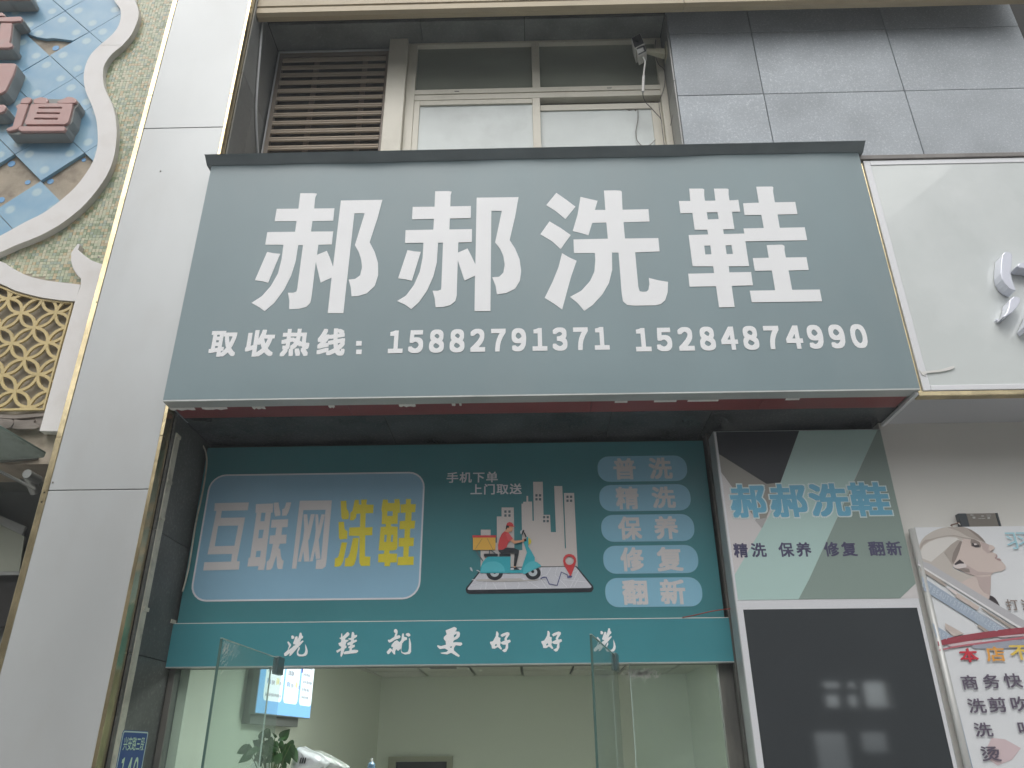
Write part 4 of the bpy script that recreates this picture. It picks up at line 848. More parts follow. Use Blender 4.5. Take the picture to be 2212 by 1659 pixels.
# ================================================================== neighbouring shop on the right
rw = empty('neighbour_wall', (3.2, YRW, 0), 'satin grey panelled wall and soffit of the shop on the right', 'wall')
box('panel', 2.545, 6.0, YRW, YRW+.1, 0, ZS-.002, G['rwall'], rw); box('soffit', 2.585, 6.0, 4.70, YRW-.001, ZS-.012, ZS+.02, G['rsoffit'], rw)
rs = empty('neighbour_sign', (4.0, YRS, ZS), 'milky white sign panel with raised white letters right of the teal grey sign', 'sign')
box('panel', 2.675, 6.0, YRS+.006, YRS+.03, ZS+.04, 5.985, G['rsign'], rs)
box('frame', 2.625, 2.675, YRS, YRS+.06, ZS+.0, 6.03, G['rframe'], rs, .004); box('frame', 2.676, 6.0, YRS, YRS+.06, ZS+.0, ZS+.04, G['rframe'], rs, .004); box('frame', 2.676, 6.0, YRS, YRS+.06, 5.985, 6.03, G['rframe'], rs, .004)
box('gold_strip', 2.59, 6.0, YRS+.004, YRS+.07, ZS-.036, ZS-.002, G['gold'], rs, .004); box('gold_side', 2.586, 2.622, YRS+.015, YRS+.045, ZS+.0, 6.03, G['gold'], rs)
box('top_flashing', 2.60, 6.0, YRS-.012, 5.10, 6.035, 6.075, G['brownflash'], rs, .004); box('top_flashing', 2.60, 6.0, YRS+.25, 5.10, 6.076, 6.10, G['brownflash'], rs)
box('box_body', 2.63, 6.0, YRS+.061, 5.05, ZS+.03, 6.03, G['void'], rs)
lc = crop(3380, 800, 268, 988)
lp_ = YP(YRS+.005)
def cast(loops, depth=.085):
    # letter stroke: face loop is at the front plane
    fpnt = YP(YRS-depth); V, F = loops_mesh([[ [tuple(fpnt.uv(*lc(*p))) for p in l] for l in g] for g in loops], fpnt, -depth, 0)
    return mesh_obj('letter', V, F, G['chrome'], rs, .006)
cast([[[(700,400),(730,365),(770,352),(815,368),(835,400),(830,520),(815,640),(840,740),(885,865),(850,860),(790,830),(740,780),(700,720),(682,640),(685,520)]]])
cast([[[(800,990),(850,942),(910,945),(945,975),(940,1020),(890,1100),(830,1160),(760,1205),(710,1215),(760,1150),(785,1080)]]])
cast([[[(900,540),(920,510),(960,500),(1300,505),(1300,600),(1250,640),(1190,600),(1000,572),(930,570)]]])
cast([[[(990,1340),(1100,1100),(1180,900),(1300,880),(1260,1100),(1150,1300),(1020,1400)]]])
for p in ((628, 1256), (950, 1398)):
    x, z = P(*lc(*p), YRS-.01); MB().tube([(x, YRS-.02, z), (x, YRS+.006, z)], .007, 12).build('stud', G['chrome'], rs)
# peeling protective film near its lower left corner
poly('peeling_film', [[[c7(*p) for p in ((1490,225),(1510,240),(1550,235),(1640,225),(1700,205),(1730,200),(1738,210),(1710,225),(1640,240),(1550,248),(1530,262),(1540,270),(1515,262))]]], YP(YRS-.004), G['tape'], rs, -.004, .001)
# ---- adapter box
ab = empty('power_supply_box', (3.05, YRW, 3.35), 'small grey metal power supply box above the salon poster', 'power box')
ac = crop(3350, 1780, 298, 2212)
ax0 = P(*ac(600, 520), YRW-.05)[0]; ax1 = P(*ac(1560, 520), YRW-.05)[0]; az1 = P(*ac(1000, 355), YRW-.05)[1]; az0 = az1-.12
box('body', ax0+.035, ax1-.012, YRW-.045, YRW-.001, az0, az1, mat('grey_metal_case', (.22, .20, .175, 1), .4, .4), ab, .002)
box('end_cap', ax0-.02, ax0+.034, YRW-.047, YRW-.001, az0, az1+.001, G['black2'], ab, .003); box('end_cap', ax1-.011, ax1+.004, YRW-.047, YRW-.001, az0, az1+.001, G['black2'], ab, .002)
apz = YP(YRW-.0465)
for a, b, y0, y1 in ((790, 870, 395, 420), (850, 920, 450, 500), (1000, 1180, 490, 505), (1080, 1150, 420, 445), (1210, 1330, 400, 412), (1215, 1330, 430, 442), (1240, 1310, 460, 510)):
    poly('label_print', [[[ac(a, y0), ac(b, y0), ac(b+6, y1), ac(a+6, y1)]]], apz, G['label'], ab, 0, .001)
def cable(name, pts, r, m, lab, tf=None, Y=None, grp=None, ys=None):
    q = []
    for i, p in enumerate(pts):
        yy = ys[i] if ys else Y
        a = tf(*p) if tf else p; x, z = P(a[0], a[1], yy); q.append((x, yy, z))
    o = MB().tube(smoothpts(q, 4), r, 7).build(name, G[m], smooth=True); tag(o, lab, 'cable', grp); return o
cable('cable', [(560, 460), (540, 520), (500, 600), (400, 640), (310, 660), (280, 680), (320, 700)], .004, 'wire_brown', 'thin brown wires curling out of the power supply box', ac, YRW-.03)
cable('cable', [(480, 620), (530, 665), (590, 700)], .004, 'wire_white', 'short pale wire end below the power supply box', ac, YRW-.035)
# ================================================================== salon poster board
sl_ = empty('salon_board', (3.3, YSA, 0), 'white hair salon poster board with a blonde profile portrait and price words', 'poster')
box('board', 2.60, 5.2, YSA, YSA+.05, .3, 3.293, mat('white_poster_sheet', (.70, .72, .74, 1), .3, var=.02, vscale=2), sl_)
MB().tube([(2.582, YSA+.012, .3), (2.582, YSA+.012, 3.285)], .022, 14).build('rounded_frame', mat('grey_rounded_frame', (.46, .465, .45, 1), .35, .2), sl_, smooth=True)
hc = crop(3200, 1850, 448, 1652); sp2 = YP(YSA-.001)
HM = {k: mat('salon_'+k, v, .35) for k, v in {'hair': (.52, .48, .44, 1), 'hairlight': (.66, .64, .61, 1), 'hairdark': (.26, .22, .20, 1), 'hairmid': (.40, .355, .32, 1), 'skin': (.60, .51, .47, 1), 'skin2': (.49, .40, .38, 1), 'dark': (.06, .05, .055, 1), 'ear': (.68, .62, .61, 1), 'lips': (.42, .29, .29, 1),
      'band': (.47, .47, .49, 1), 'linew': (.74, .74, .74, 1), 'blueband': (.36, .43, .52, 1), 'beige': (.56, .49, .45, 1), 'redsw': (.33, .07, .09, 1), 'redsw2': (.48, .16, .19, 1), 'txt': (.60, .66, .72, 1), 'ltblue': (.36, .62, .70, 1), 'purple': (.12, .10, .14, 1), 'redt': (.60, .05, .07, 1), 'oran': (.74, .36, .08, 1), 'yel': (.76, .56, .12, 1), 'stripeb': (.17, .25, .38, 1), 'pink': (.62, .50, .52, 1), 'slate': (.35, .37, .43, 1)}.items()}
def HP(n, pts, m, h, tf=hc, holes=()): 
    return poly(n, [[pts]+list(holes)], sp2, HM[m], sl_, h-.0006, h, tf)
HP('portrait_hair', [(228,440),(240,400),(262,365),(285,320),(310,270),(350,225),(400,190),(460,155),(520,130),(580,112),(640,102),(850,100),(905,115),(960,140),(1010,170),(1050,200),(1085,230),(1110,258),(1135,290),(1150,312),(1060,285),(1000,270),(930,255),(870,250),(840,275),(830,300),(815,370),(800,420),(770,510),(740,580),(710,640),(760,665),(820,690),(900,720),(1000,742),(950,770),(900,790),(860,815),(820,830),(700,765),(600,700),(500,640),(420,590),(330,560),(255,530),(235,480)], 'hair', .0012)
HP('hair_strand', [(290,420),(330,350),(400,300),(520,250),(660,230),(760,240),(800,270),(700,330),(560,450),(430,560),(330,520),(270,480)], 'hairlight', .0018)
HP('hair_strand', [(255,440),(300,320),(350,270),(420,262),(520,235),(640,212),(740,210),(870,240),(1000,262),(990,270),(860,250),(740,220),(640,222),(500,250),(400,285),(330,330),(285,400),(265,450)], 'hairmid', .0024)
HP('hair_strand', [(640,104),(850,100),(960,140),(1050,200),(1110,258),(1145,305),(1040,270),(900,220),(780,150)], 'hairmid', .0018)
HP('hair_strand', [(900,118),(960,140),(1050,200),(1110,258),(1145,305),(1085,270),(1020,215),(950,160)], 'hairdark', .0024)
HP('hair_strand', [(780,270),(835,290),(848,340),(815,410),(770,500),(735,560),(700,590),(660,520),(600,440),(680,340)], 'hairmid', .0024)
HP('hair_strand', [(810,285),(838,300),(846,345),(800,440),(755,530),(720,590),(700,540),(720,440),(770,350)], 'hairdark', .0030)
HP('portrait_face', [(850,252),(1000,275),(1070,292),(1150,318),(1190,335),(1215,338),(1242,350),(1262,368),(1266,382),(1240,410),(1222,432),(1250,440),(1285,458),(1297,478),(1298,498),(1278,520),(1300,512),(1325,515),(1345,530),(1350,548),(1375,575),(1400,605),(1410,630),(1403,655),(1360,682),(1300,690),(1250,702),(1225,720),(1215,745),(1214,800),(1210,900),(1200,1010),(1260,1040),(1200,1060),(1120,1040),(960,950),(850,880),(810,832),(860,812),(900,790),(1000,745),(940,715),(880,690),(800,665),(730,640),(720,590),(760,520),(800,420),(820,350)], 'skin', .0036)
HP('portrait_shade', [(1010,745),(1100,760),(1214,745),(1205,1000),(1120,960),(1060,880),(1040,800)], 'skin2', .0042)
HP('portrait_shade', [(800,665),(900,600),(960,640),(1050,690),(1250,700),(1225,722),(1000,742),(900,715)], 'skin2', .0042)
HP('portrait_shade', [(1080,300),(1150,320),(1190,336),(1180,400),(1240,440),(1170,450),(1110,400)], 'skin2', .0042)
HP('portrait_ear', [(716,600),(760,565),(800,540),(840,560),(880,590),(897,615),(880,635),(800,645),(730,636)], 'ear', .0048)
HP('ear_shadow', [(730,590),(800,530),(855,570),(860,585),(800,585),(745,605)], 'dark', .0054); HP('ear_shadow', [(770,655),(860,640),(925,650),(940,700),(900,700),(830,680)], 'hairdark', .0050)
HP('portrait_eye', [(950,262),(1000,268),(1062,300),(1085,345),(1075,372),(1010,374),(955,352),(945,300)], 'hairdark', .0048); HP('portrait_eye', [(965,310),(1010,320),(1062,340),(1060,368),(1010,370),(965,350)], 'dark', .0054)
HP('eye_light', [(985,318),(1020,322),(1035,335),(995,342)], 'ear', .0060)
HP('portrait_lips', [(1278,455),(1296,475),(1297,500),(1272,524),(1262,505),(1280,490)], 'lips', .0048); HP('portrait_lips', [(1280,520),(1325,515),(1350,545),(1330,548),(1290,530)], 'lips', .0048)
HP('nostril', [(1225,405),(1250,395),(1240,415),(1215,432),(1190,435)], 'hairdark', .0048)
HP('portrait_shoulder', [(1198,1000),(1240,1015),(1275,1045),(1305,1090),(1330,1140),(1342,1175),(1250,1130),(1130,1050),(1190,1045)], 'dark', .0042)
HP('diagonal_band', [(250,530),(420,590),(600,702),(1000,945),(1652,1335),(1700,1365),(1700,1440),(1590,1425),(253,598)], 'band', .0060)
HP('diagonal_line', [(253,590),(262,588),(1610,1420),(1640,1440),(1570,1430),(256,608)], 'linew', .0066)
HP('diagonal_line', [(285,640),(330,655),(560,800),(640,880),(600,880),(420,760),(290,680)], 'hairmid', .0062); HP('diagonal_line', [(1070,1170),(1110,1175),(1540,1435),(1480,1445)], 'hairmid', .0062); HP('diagonal_line', [(1040,1200),(1075,1225),(1420,1445),(1360,1450)], 'slate', .0062)
HP('diagonal_line', [(620,890),(770,950),(765,985),(740,990)], 'ear', .0062)
HP('blue_band', [(300,750),(520,900),(1390,1440),(1350,1455),(1200,1475),(330,935)], 'blueband', .0064)
HP('beige_block', [(610,1365),(860,1505),(720,1540),(615,1440)], 'beige', .0062); HP('beige_block', [(760,960),(1060,1150),(1030,1200),(745,1020)], 'beige', .0061)
HP('blue_band', [(440,1360),(460,1380),(720,1545),(560,1590),(500,1560)], 'blueband', .0064)
HP('diagonal_line', [(1050,1380),(1190,1475),(1130,1480),(1030,1410)], 'hairmid', .0062)
HP('red_swoosh', [(510,1605),(600,1575),(700,1550),(900,1515),(1100,1485),(1400,1445),(1652,1420),(1900,1400),(1900,1500),(1652,1500),(1400,1530),(1100,1570),(800,1620),(520,1665)], 'redsw', .0070)
HP('red_swoosh', [(1300,1540),(1652,1510),(1900,1500),(1900,1530),(1652,1530),(1330,1555)], 'pink', .0076)
HP('red_swoosh', [(640,1650),(900,1605),(1100,1585),(1090,1620),(700,1680)], 'pink', .0068); HP('red_swoosh', [(530,1712),(700,1672),(900,1640),(1652,1540),(1900,1530),(1900,1560),(1652,1570),(900,1665),(700,1695),(535,1730)], 'redsw2', .0072)
HP('slate_shape', [(950,1668),(1050,1640),(1400,1600),(1900,1560),(1900,1680),(1300,1700),(1000,1700)], 'slate', .0066)
bv = [tuple(sp2.uv(*hc(*p))) for p in ((325, 815), (1330, 1415), (1290, 1480), (305, 880))]
text('band_lettering', 'LET BEAUTY START FROM ZERO', sp2, bv, HM['txt'], sl_, h=.0074, bold=.0, space=.72)
bv = [tuple(sp2.uv(*hc(*p))) for p in ((475, 1425), (665, 1540), (640, 1590), (475, 1490))]
text('band_lettering', 'TART', sp2, bv, HM['txt'], sl_, h=.0074, space=.75)
def ST(ch, a, b, y0, y1, m, bold=.02, sh=None):
    if sh: trect('character', ch, sp2, a-5, b-5, y0+5, y1+5, HM[sh], sl_, s8, bold=bold, h=.0080)
    trect('character', ch, sp2, a, b, y0, y1, HM[m], sl_, s8, bold=bold, h=.0088)
ST('羽', 2085, 2235, 42, 155, 'ltblue', .0)
ST('本', 1768, 1892, 836, 930, 'redt', .018, 'redsw'); ST('店', 1945, 2075, 824, 926, 'oran', .02, 'beige'); ST('不', 2112, 2250, 815, 915, 'yel', .02, 'beige')
for ch, a, b, y0, y1 in (('商', 1778, 1888, 1020, 1120), ('务', 1925, 2038, 1014, 1112), ('快', 2068, 2192, 1008, 1106), ('速', 2225, 2340, 1004, 1100), ('洗', 1822, 1945, 1180, 1280), ('剪', 1962, 2085, 1172, 1275), ('吹', 2118, 2240, 1166, 1268), ('洗', 1866, 1990, 1345, 1443), ('吹', 2168, 2290, 1335, 1432), ('烫', 1912, 2045, 1508, 1610), ('打', 2085, 2168, 500, 577), ('造', 2190, 2275, 498, 575)):
    ST(ch, a, b, y0, y1, 'purple' if ch not in '打造' else 'hairdark', .018)
HP('side_stripe', [(1680,1025),(1700,1027),(1730,1130),(1860,1657),(1900,1850),(1880,1850),(1835,1657),(1720,1150)], 'stripeb', .0012, s8)
HP('pink_splash', [(1990,1450),(2080,1460),(2190,1520),(2130,1600),(2030,1640),(1970,1600),(1960,1510)], 'pink', .0012, s8)
# ================================================================== number plate on the reveal
npx = empty('number_plate', (XL+.03, 5.0, 2), 'small blue enamel house number plate on the dark granite reveal', 'number plate')
rv = Plane((XL+.021, 0, 0), (0, 1, 0), (0, 0, 1)); rv.n = Vector((1, 0, 0))
nc = crop(370, 2580, 200, 2127)
cor = [rv.uv(*nc(*p)) for p in ((720, 215), (1690, 350), (1400, 1659), (420, 1659))]
ya, yb = (cor[0][0]+cor[3][0])/2, (cor[1][0]+cor[2][0])/2; za = cor[0][1]; zb = za-.40*(yb-ya)/.30
if zb > cor[3][1]-.02: zb = cor[3][1]-.03
V, F = loops_mesh([[rrect(ya, yb, zb, za, .02)]], rv, -.002, .004); mesh_obj('plate', V, F, mat('blue_enamel', (.03, .075, .25, 1), .25), npx)
V, F = loops_mesh([[rrect(ya+.004, yb-.004, zb+.004, za-.004, .017), rrect(ya+.012, yb-.012, zb+.012, za-.012, .012)]], rv, .0042, .005); mesh_obj('rim_line', V, F, mat('pale_enamel', (.42, .52, .50, 1), .3), npx)
mn = mat('reflective_pale_green', (.46, .62, .48, 1), .3)
Wp = yb-ya
def rq(a, b, t, q): return ((ya+Wp*a, t), (ya+Wp*b, t), (ya+Wp*b, q), (ya+Wp*a, q))
zq = lambda y: rv.uv(*nc(900, y))[1]
text('street_name', '兴安路三段', rv, rq(.10, .90, za-.035, za-.035-.075), mn, npx, h=.0058, bold=.01)
text('number', '140', rv, rq(.14, .80, za-.145, za-.145-.16), mn, npx, h=.0068, bold=.02, space=.62)
# ================================================================== surveillance camera
cc = crop(2200, 80, 250, 1659)
cv = empty('surveillance_camera', (1.25, 5.1, 8.0), 'boxy white surveillance camera on a cream wall bracket beside the upper window', 'camera')
def cq(Y, *pts): return [Vector((P(*cc(*p), Y)[0], Y, P(*cc(*p), Y)[1])) for p in pts]
f = cq(5.12, (320, 370), (535, 245), (640, 500), (400, 620)); b = cq(5.32, (420, 400), (700, 400), (745, 520), (480, 600))
fo = [f[0], f[1], f[2], f[3]]
dv = Vector((.035, .17, .0))
MB().hexa(fo+[p+dv for p in fo]).build('housing', G['camwhite'], cv, .003)
cen = sum(fo, Vector())/4
ins = [cen+(p-cen)*.90-Vector((0, .0035, 0)) for p in fo]; MB().hexa(ins+[p+Vector((0, .003, 0)) for p in ins]).build('front_cover', G['black'], cv)
f2 = cq(5.13, (430, 585), (640, 540), (690, 685), (490, 790)); MB().hexa(f2+[p+Vector((.02, .11, 0)) for p in f2]).build('lower_housing', G['camwhite'], cv, .002)
c2 = sum(f2, Vector())/4; i2 = [c2+(p-c2)*.9-Vector((0, .004, 0)) for p in f2]; MB().hexa(i2+[p+Vector((0, .003, 0)) for p in i2]).build('lower_cover', G['black'], cv)
st = cq(5.12, (460, 640), (600, 585), (628, 665), (490, 735)); MB().hexa([p+Vector((0, .002, 0)) for p in st]+[p+Vector((0, .004, 0)) for p in st]).build('sticker', G['label'], cv)
le = cq(5.115, (440, 430))[0]; MB().tube([le+Vector((0, .004, 0)), le+Vector((0, -.006, 0))], .022, 18).build('lens', G['black'], cv)
a0 = cq(5.20, (690, 610), (690, 700)); a1 = cq(5.20, (1130, 605), (1130, 735))
t = Vector((0, .05, 0)); MB().hexa([a0[1], a1[1], a1[0], a0[0], a0[1]+t*.5, a1[1]+t*1.4, a1[0]+t*1.4, a0[0]+t*.5]).build('bracket_arm', G['bracket'], cv, .004)
w0 = cq(5.20, (1135, 500), (1135, 785)); MB().box(w0[0].x-.004, 1.3855, 5.17, 5.30, w0[1].z, w0[0].z).build('wall_plate', G['bracket'], cv, .004)
cable('cable', [(575, 770), (620, 850), (650, 930), (640, 1030), (625, 1150), (615, 1280)], .008, 'wire_white', 'white cable hanging from the surveillance camera', cc, 5.16)
cj = cable('cable_joint', [(618, 1260), (612, 1330), (605, 1500), (600, 1600), (600, 1640)], .013, 'wire_white', 'thick white cable joint dangling below the surveillance camera', cc, 5.16)
cable('cable', [(1635, 775), (1640, 820), (1665, 870), (1700, 905), (1750, 960), (1790, 1010), (1800, 1100), (1820, 1250), (1824, 1290)], .004, 'wire_grey', 'thin dark wire crossing the right window frame below the cable joint', E5, None, None, [5.17, 5.2, 5.25, 5.30, 5.33, 5.35, 5.35, 5.35, 5.35])
cable('cable', [(1745, 335), (1738, 400), (1745, 480), (1770, 545), (1815, 590), (1822, 700), (1800, 790), (1772, 870), (1790, 1010)], .0035, 'wire_grey', 'thin dark wire looping down the upper right window corner', E5, 5.345)
cable('cable', [(1905, 880), (1890, 960), (1868, 1060)], .003, 'wire_grey', 'short dark wire on the granite beside the window', E5, 5.28)
cable('cable', [(1593, 920), (1595, 1000), (1580, 1080), (1578, 1130), (1590, 1190), (1640, 1235), (1700, 1220), (1740, 1180)], .0035, 'wire_grey', 'dark strip and wire loop hanging on the lower right frosted pane', E5, 5.40)
# conduit on the left reveal
rq_ = [rv.uv(*p) for p in ((569, -6), (562, 77), (555, 165), (551, 230), (552, 290), (556, 350))]
o = MB().tube(smoothpts([(XL+.032, a, b) for a, b in rq_], 4), .011, 9).build('conduit', G['pvc'], smooth=True); tag(o, 'pale grey conduit running down the reveal left of the louvres', 'conduit')
# red wire and left wall cable
cable('cable', [(1474, 1334), (1500, 1329), (1540, 1320), (1580, 1314.5)], .0035, 'wire_red', 'thin red wire slanting over the lower right corner of the teal poster', None, None, None, [5.333, 5.33, 5.32, 5.29])
cable('cable', [(404.7, 903), (397, 918), (401, 931), (423, 946), (441, 967.6), (446.5, 992), (444, 1025), (436, 1071), (423, 1130), (410, 1213), (402, 1250), (394, 1278)], .006, 'seal', 'dusty pale cable running down beside the left edge of the teal poster', None, None, None, [5.0, 5.1, 5.2, 5.28, 5.32, 5.33, 5.33, 5.33, 5.33, 5.33, 5.33, 5.33])
for k, (x, y) in enumerate(((384, 943), (364.5, 1041), (348.5, 1119), (314, 1316), (373, 1343))):
    X, Z = rv.uv(x, y); o = MB().box(XL+.022, XL+.03, X-.035, X+.035, Z-.012, Z+.012).build('cable_clip', G['seal'], pl_)
    if k == 3 or k == 4: o.scale = (1, 1, 1)
# ================================================================== left neighbour: tiled and mosaic facade
lm = empty('mosaic_facade', (-4, YL, 0), 'neighbouring facade of blue diamond tiles and tiny green mosaic behind a wavy white border', 'facade')
box('wall', -9, -3.10, YL+.03, YL+.4, 3.78, 9.5, mat('crumbling_plaster', (.42, .36, .28, 1), .8, 0, var=.15, vscale=5, dirt_or_sheen=(.13, .10, .075, 1), dscale=3.2, damt=.95, bump=.6, bscale=12), lm)
def bluetile():
    m = bpy.data.materials.new('glazed_blue_tile'); m.use_nodes = True; n = m.node_tree; b = n.nodes['Principled BSDF']; L = n.links.new
    tc = n.nodes.new('ShaderNodeTexCoord'); oi = n.nodes.new('ShaderNodeObjectInfo')
    # four pale spots per tile: fold the tile into a quadrant and measure the distance to one spot
    ab = n.nodes.new('ShaderNodeVectorMath'); ab.operation = 'ABSOLUTE'; L(tc.outputs['Object'], ab.inputs[0])
    nz = n.nodes.new('ShaderNodeTexNoise'); nz.inputs['Scale'].default_value = 9; L(tc.outputs['Object'], nz.inputs['Vector'])
    sb = n.nodes.new('ShaderNodeVectorMath'); sb.operation = 'SUBTRACT'; L(ab.outputs[0], sb.inputs[0]); sb.inputs[1].default_value = (.0, 0, .0)
    sx = n.nodes.new('ShaderNodeSeparateXYZ'); L(ab.outputs[0], sx.inputs[0])
    mx = n.nodes.new('ShaderNodeMath'); mx.operation = 'MAXIMUM'; L(sx.outputs['X'], mx.inputs[0]); L(sx.outputs['Z'], mx.inputs[1])
    mn = n.nodes.new('ShaderNodeMath'); mn.operation = 'MINIMUM'; L(sx.outputs['X'], mn.inputs[0]); L(sx.outputs['Z'], mn.inputs[1])
    m1 = n.nodes.new('ShaderNodeMath'); m1.operation = 'SUBTRACT'; L(mx.outputs[0], m1.inputs[0]); m1.inputs[1].default_value = .175
    cx = n.nodes.new('ShaderNodeCombineXYZ'); L(m1.outputs[0], cx.inputs['X']); L(mn.outputs[0], cx.inputs['Y'])
    ln = n.nodes.new('ShaderNodeVectorMath'); ln.operation = 'LENGTH'; L(cx.outputs[0], ln.inputs[0])
    nm = n.nodes.new('ShaderNodeMath'); nm.operation = 'MULTIPLY_ADD'; L(nz.outputs['Fac'], nm.inputs[0]); nm.inputs[1].default_value = .02; L(ln.outputs['Value'], nm.inputs[2])
    r = n.nodes.new('ShaderNodeMapRange'); r.inputs['From Min'].default_value = .036; r.inputs['From Max'].default_value = .060; r.inputs['To Min'].default_value = .62; r.inputs['To Max'].default_value = 0; L(nm.outputs[0], r.inputs['Value'])
    n2 = n.nodes.new('ShaderNodeTexNoise'); n2.inputs['Scale'].default_value = 4.5; n2.inputs['Detail'].default_value = 5; L(tc.outputs['Object'], n2.inputs['Vector'])
    r2 = n.nodes.new('ShaderNodeMapRange'); r2.inputs['From Min'].default_value = .35; r2.inputs['From Max'].default_value = .7; L(n2.outputs['Fac'], r2.inputs['Value'])
    m0 = n.nodes.new('ShaderNodeMix'); m0.data_type = 'RGBA'; m0.inputs['A'].default_value = (.20, .385, .55, 1); m0.inputs['B'].default_value = (.30, .48, .60, 1); L(r2.outputs[0], m0.inputs['Factor'])
    mi = n.nodes.new('ShaderNodeMix'); mi.data_type = 'RGBA'; L(m0.outputs['Result'], mi.inputs['A']); mi.inputs['B'].default_value = (.52, .66, .66, 1); L(r.outputs[0], mi.inputs['Factor'])
    L(mi.outputs['Result'], b.inputs['Base Color']); b.inputs['Roughness'].default_value = .22
    return m
mt = bluetile()
HX, HZ = .300, .2935
def diamond(hx, hz, y0, y1):
    m = MB(); b = [(-hx, 0), (0, -hz), (hx, 0), (0, hz)]
    m.v = [(x, y0, z) for x, z in b]+[(x*1.0, y1, z) for x, z in b]
    m.f = [[0, 1, 2, 3], [7, 6, 5, 4]]+[[(i+1) % 4, i, 4+i, 4+(i+1) % 4] for i in range(4)]
    return m
BIN = [(740,0),(775,50),(783,100),(770,160),(730,220),(650,290),(590,350),(555,420),(542,500),(555,590),(590,670),(620,760),(632,850),(630,950),(600,1050),(545,1140),(480,1220),(390,1300),(280,1380),(160,1440),(0,1528)]
BOUT = [(872,-10),(893,50),(898,100),(885,150),(850,225),(800,285),(730,345),(690,395),(670,440),(667,500),(675,560),(695,610),(725,670),(745,740),(755,820),(755,890),(745,980),(725,1060),(690,1140),(640,1215),(580,1290),(500,1370),(380,1460),(250,1530),(100,1590),(0,1635)]
c3 = lambda x, y: (x/3.0, y/3.0)
def tab(pts, Y, tf=c3): return [P(*tf(*p), Y) for p in pts]
binW = tab([(700,-500),(760,-200)]+BIN, YL)
area = binW+[(-9, binW[-1][1]-1.5), (-9, 9.6)]
midW = [((a[0]*.6+b[0]*.4), (a[1]*.6+b[1]*.4)) for a, b in zip(binW, tab([(790,-500),(850,-200)]+[BOUT[min(len(BOUT)-1, round(i*(len(BOUT)-1)/(len(BIN)-1)))] for i in range(len(BIN))], YL))]
areaM = midW+[(-9, midW[-1][1]-.6), (-9, 9.6)]
N0 = (-3.998, 6.268)
missing = {(-1, 0), (1, 0)}
t0 = None
for a in range(-16, 6):
    for b in range(-10, 12):
        if (a+b) % 2 == 0: continue      # tile centres sit between lattice nodes
        x = N0[0]+a*HX; z = N0[1]+b*HZ
        if x < -5.6 or z > 9.3 or z < 4.9: continue
        pts = [(x-HX, z), (x, z-HZ), (x+HX, z), (x, z+HZ), (x, z)]
        q = PR((x, YL, z))
        if q[0] < -140 or q[1] < -160: continue
        if not any(inside(p, area) for p in pts): continue
        if (a, b) in ((-1, 0), (1, 0)): continue
        if (a, b) == (-1, 6):
            br = [P(*c3(*p), YL) for p in ((475,262),(400,252),(340,246),(300,250),(235,238),(178,216))]
            lp = [(x-HX+.006, z), (x, z+HZ-.006), (x+HX-.006, z), br[0], br[1], br[2], br[3], br[4], br[5]]
            V, F = loops_mesh([[[(u-x, v-z) for u, v in lp][::-1]]], Plane((0, 0, 0), (1, 0, 0), (0, 0, 1)), -.03, 0)
            o = mesh_obj('blue_tile', V, F, mt, lm); tag(o, 'blue tile with its lower half broken away'); o.location = (x, YL, z); continue
        if not all(inside(p, areaM) for p in pts):
            e_ = .0035; dm = [(x-HX+e_, z), (x, z-HZ+e_), (x+HX-e_, z), (x, z+HZ-e_)]; sub = areaM
            for i in range(4):
                (ax, ay), (bx, by) = dm[i], dm[(i+1) % 4]; res = []
                sd = lambda p: (bx-ax)*(p[1]-ay)-(by-ay)*(p[0]-ax)
                for j in range(len(sub)):
                    p, q = sub[j-1], sub[j]; sp0, sq0 = sd(p), sd(q)
                    if (sp0 >= 0) != (sq0 >= 0): k = sp0/(sp0-sq0); res.append((p[0]+(q[0]-p[0])*k, p[1]+(q[1]-p[1])*k))
                    if sq0 >= 0: res.append(q)
                sub = res
                if len(sub) < 3: break
            if len(sub) < 3: continue
            V, F = loops_mesh([[[(u-x, v-z) for u, v in sub]]], Plane((0, 0, 0), (1, 0, 0), (0, 0, 1)), -.03, 0)
            if not F: continue
            o = mesh_obj('blue_tile', V, F, mt, lm); o.location = (x, YL, z); continue
        if t0 is None: t0 = diamond(HX-.0035, HZ-.0035, 0, .03).build('blue_tile', mt, lm, .002); o = t0
        else: o = t0.copy(); COL.objects.link(o)
        o.location = (x, YL+random.uniform(-.002, .003), z); o.rotation_euler = (random.uniform(-.006, .006), 0, random.uniform(-.006, .006))
mdot = mat('blue_adhesive_dot', (.16, .38, .66, 1), .4)
for x, y, r in ((75, 1062, 15), (180, 1182, 11), (327, 1176, 13), (543, 1037, 9), (8, 1296, 14), (362, 312, 15)):
    u, v = P(x/3, y/3, YL+.028); V, F = loops_mesh([[circ(u, v, r*.0021, r*.0021, 18)]], YP(YL+.029), 0, .003); mesh_obj('adhesive_dot', V, F, mdot, lm)
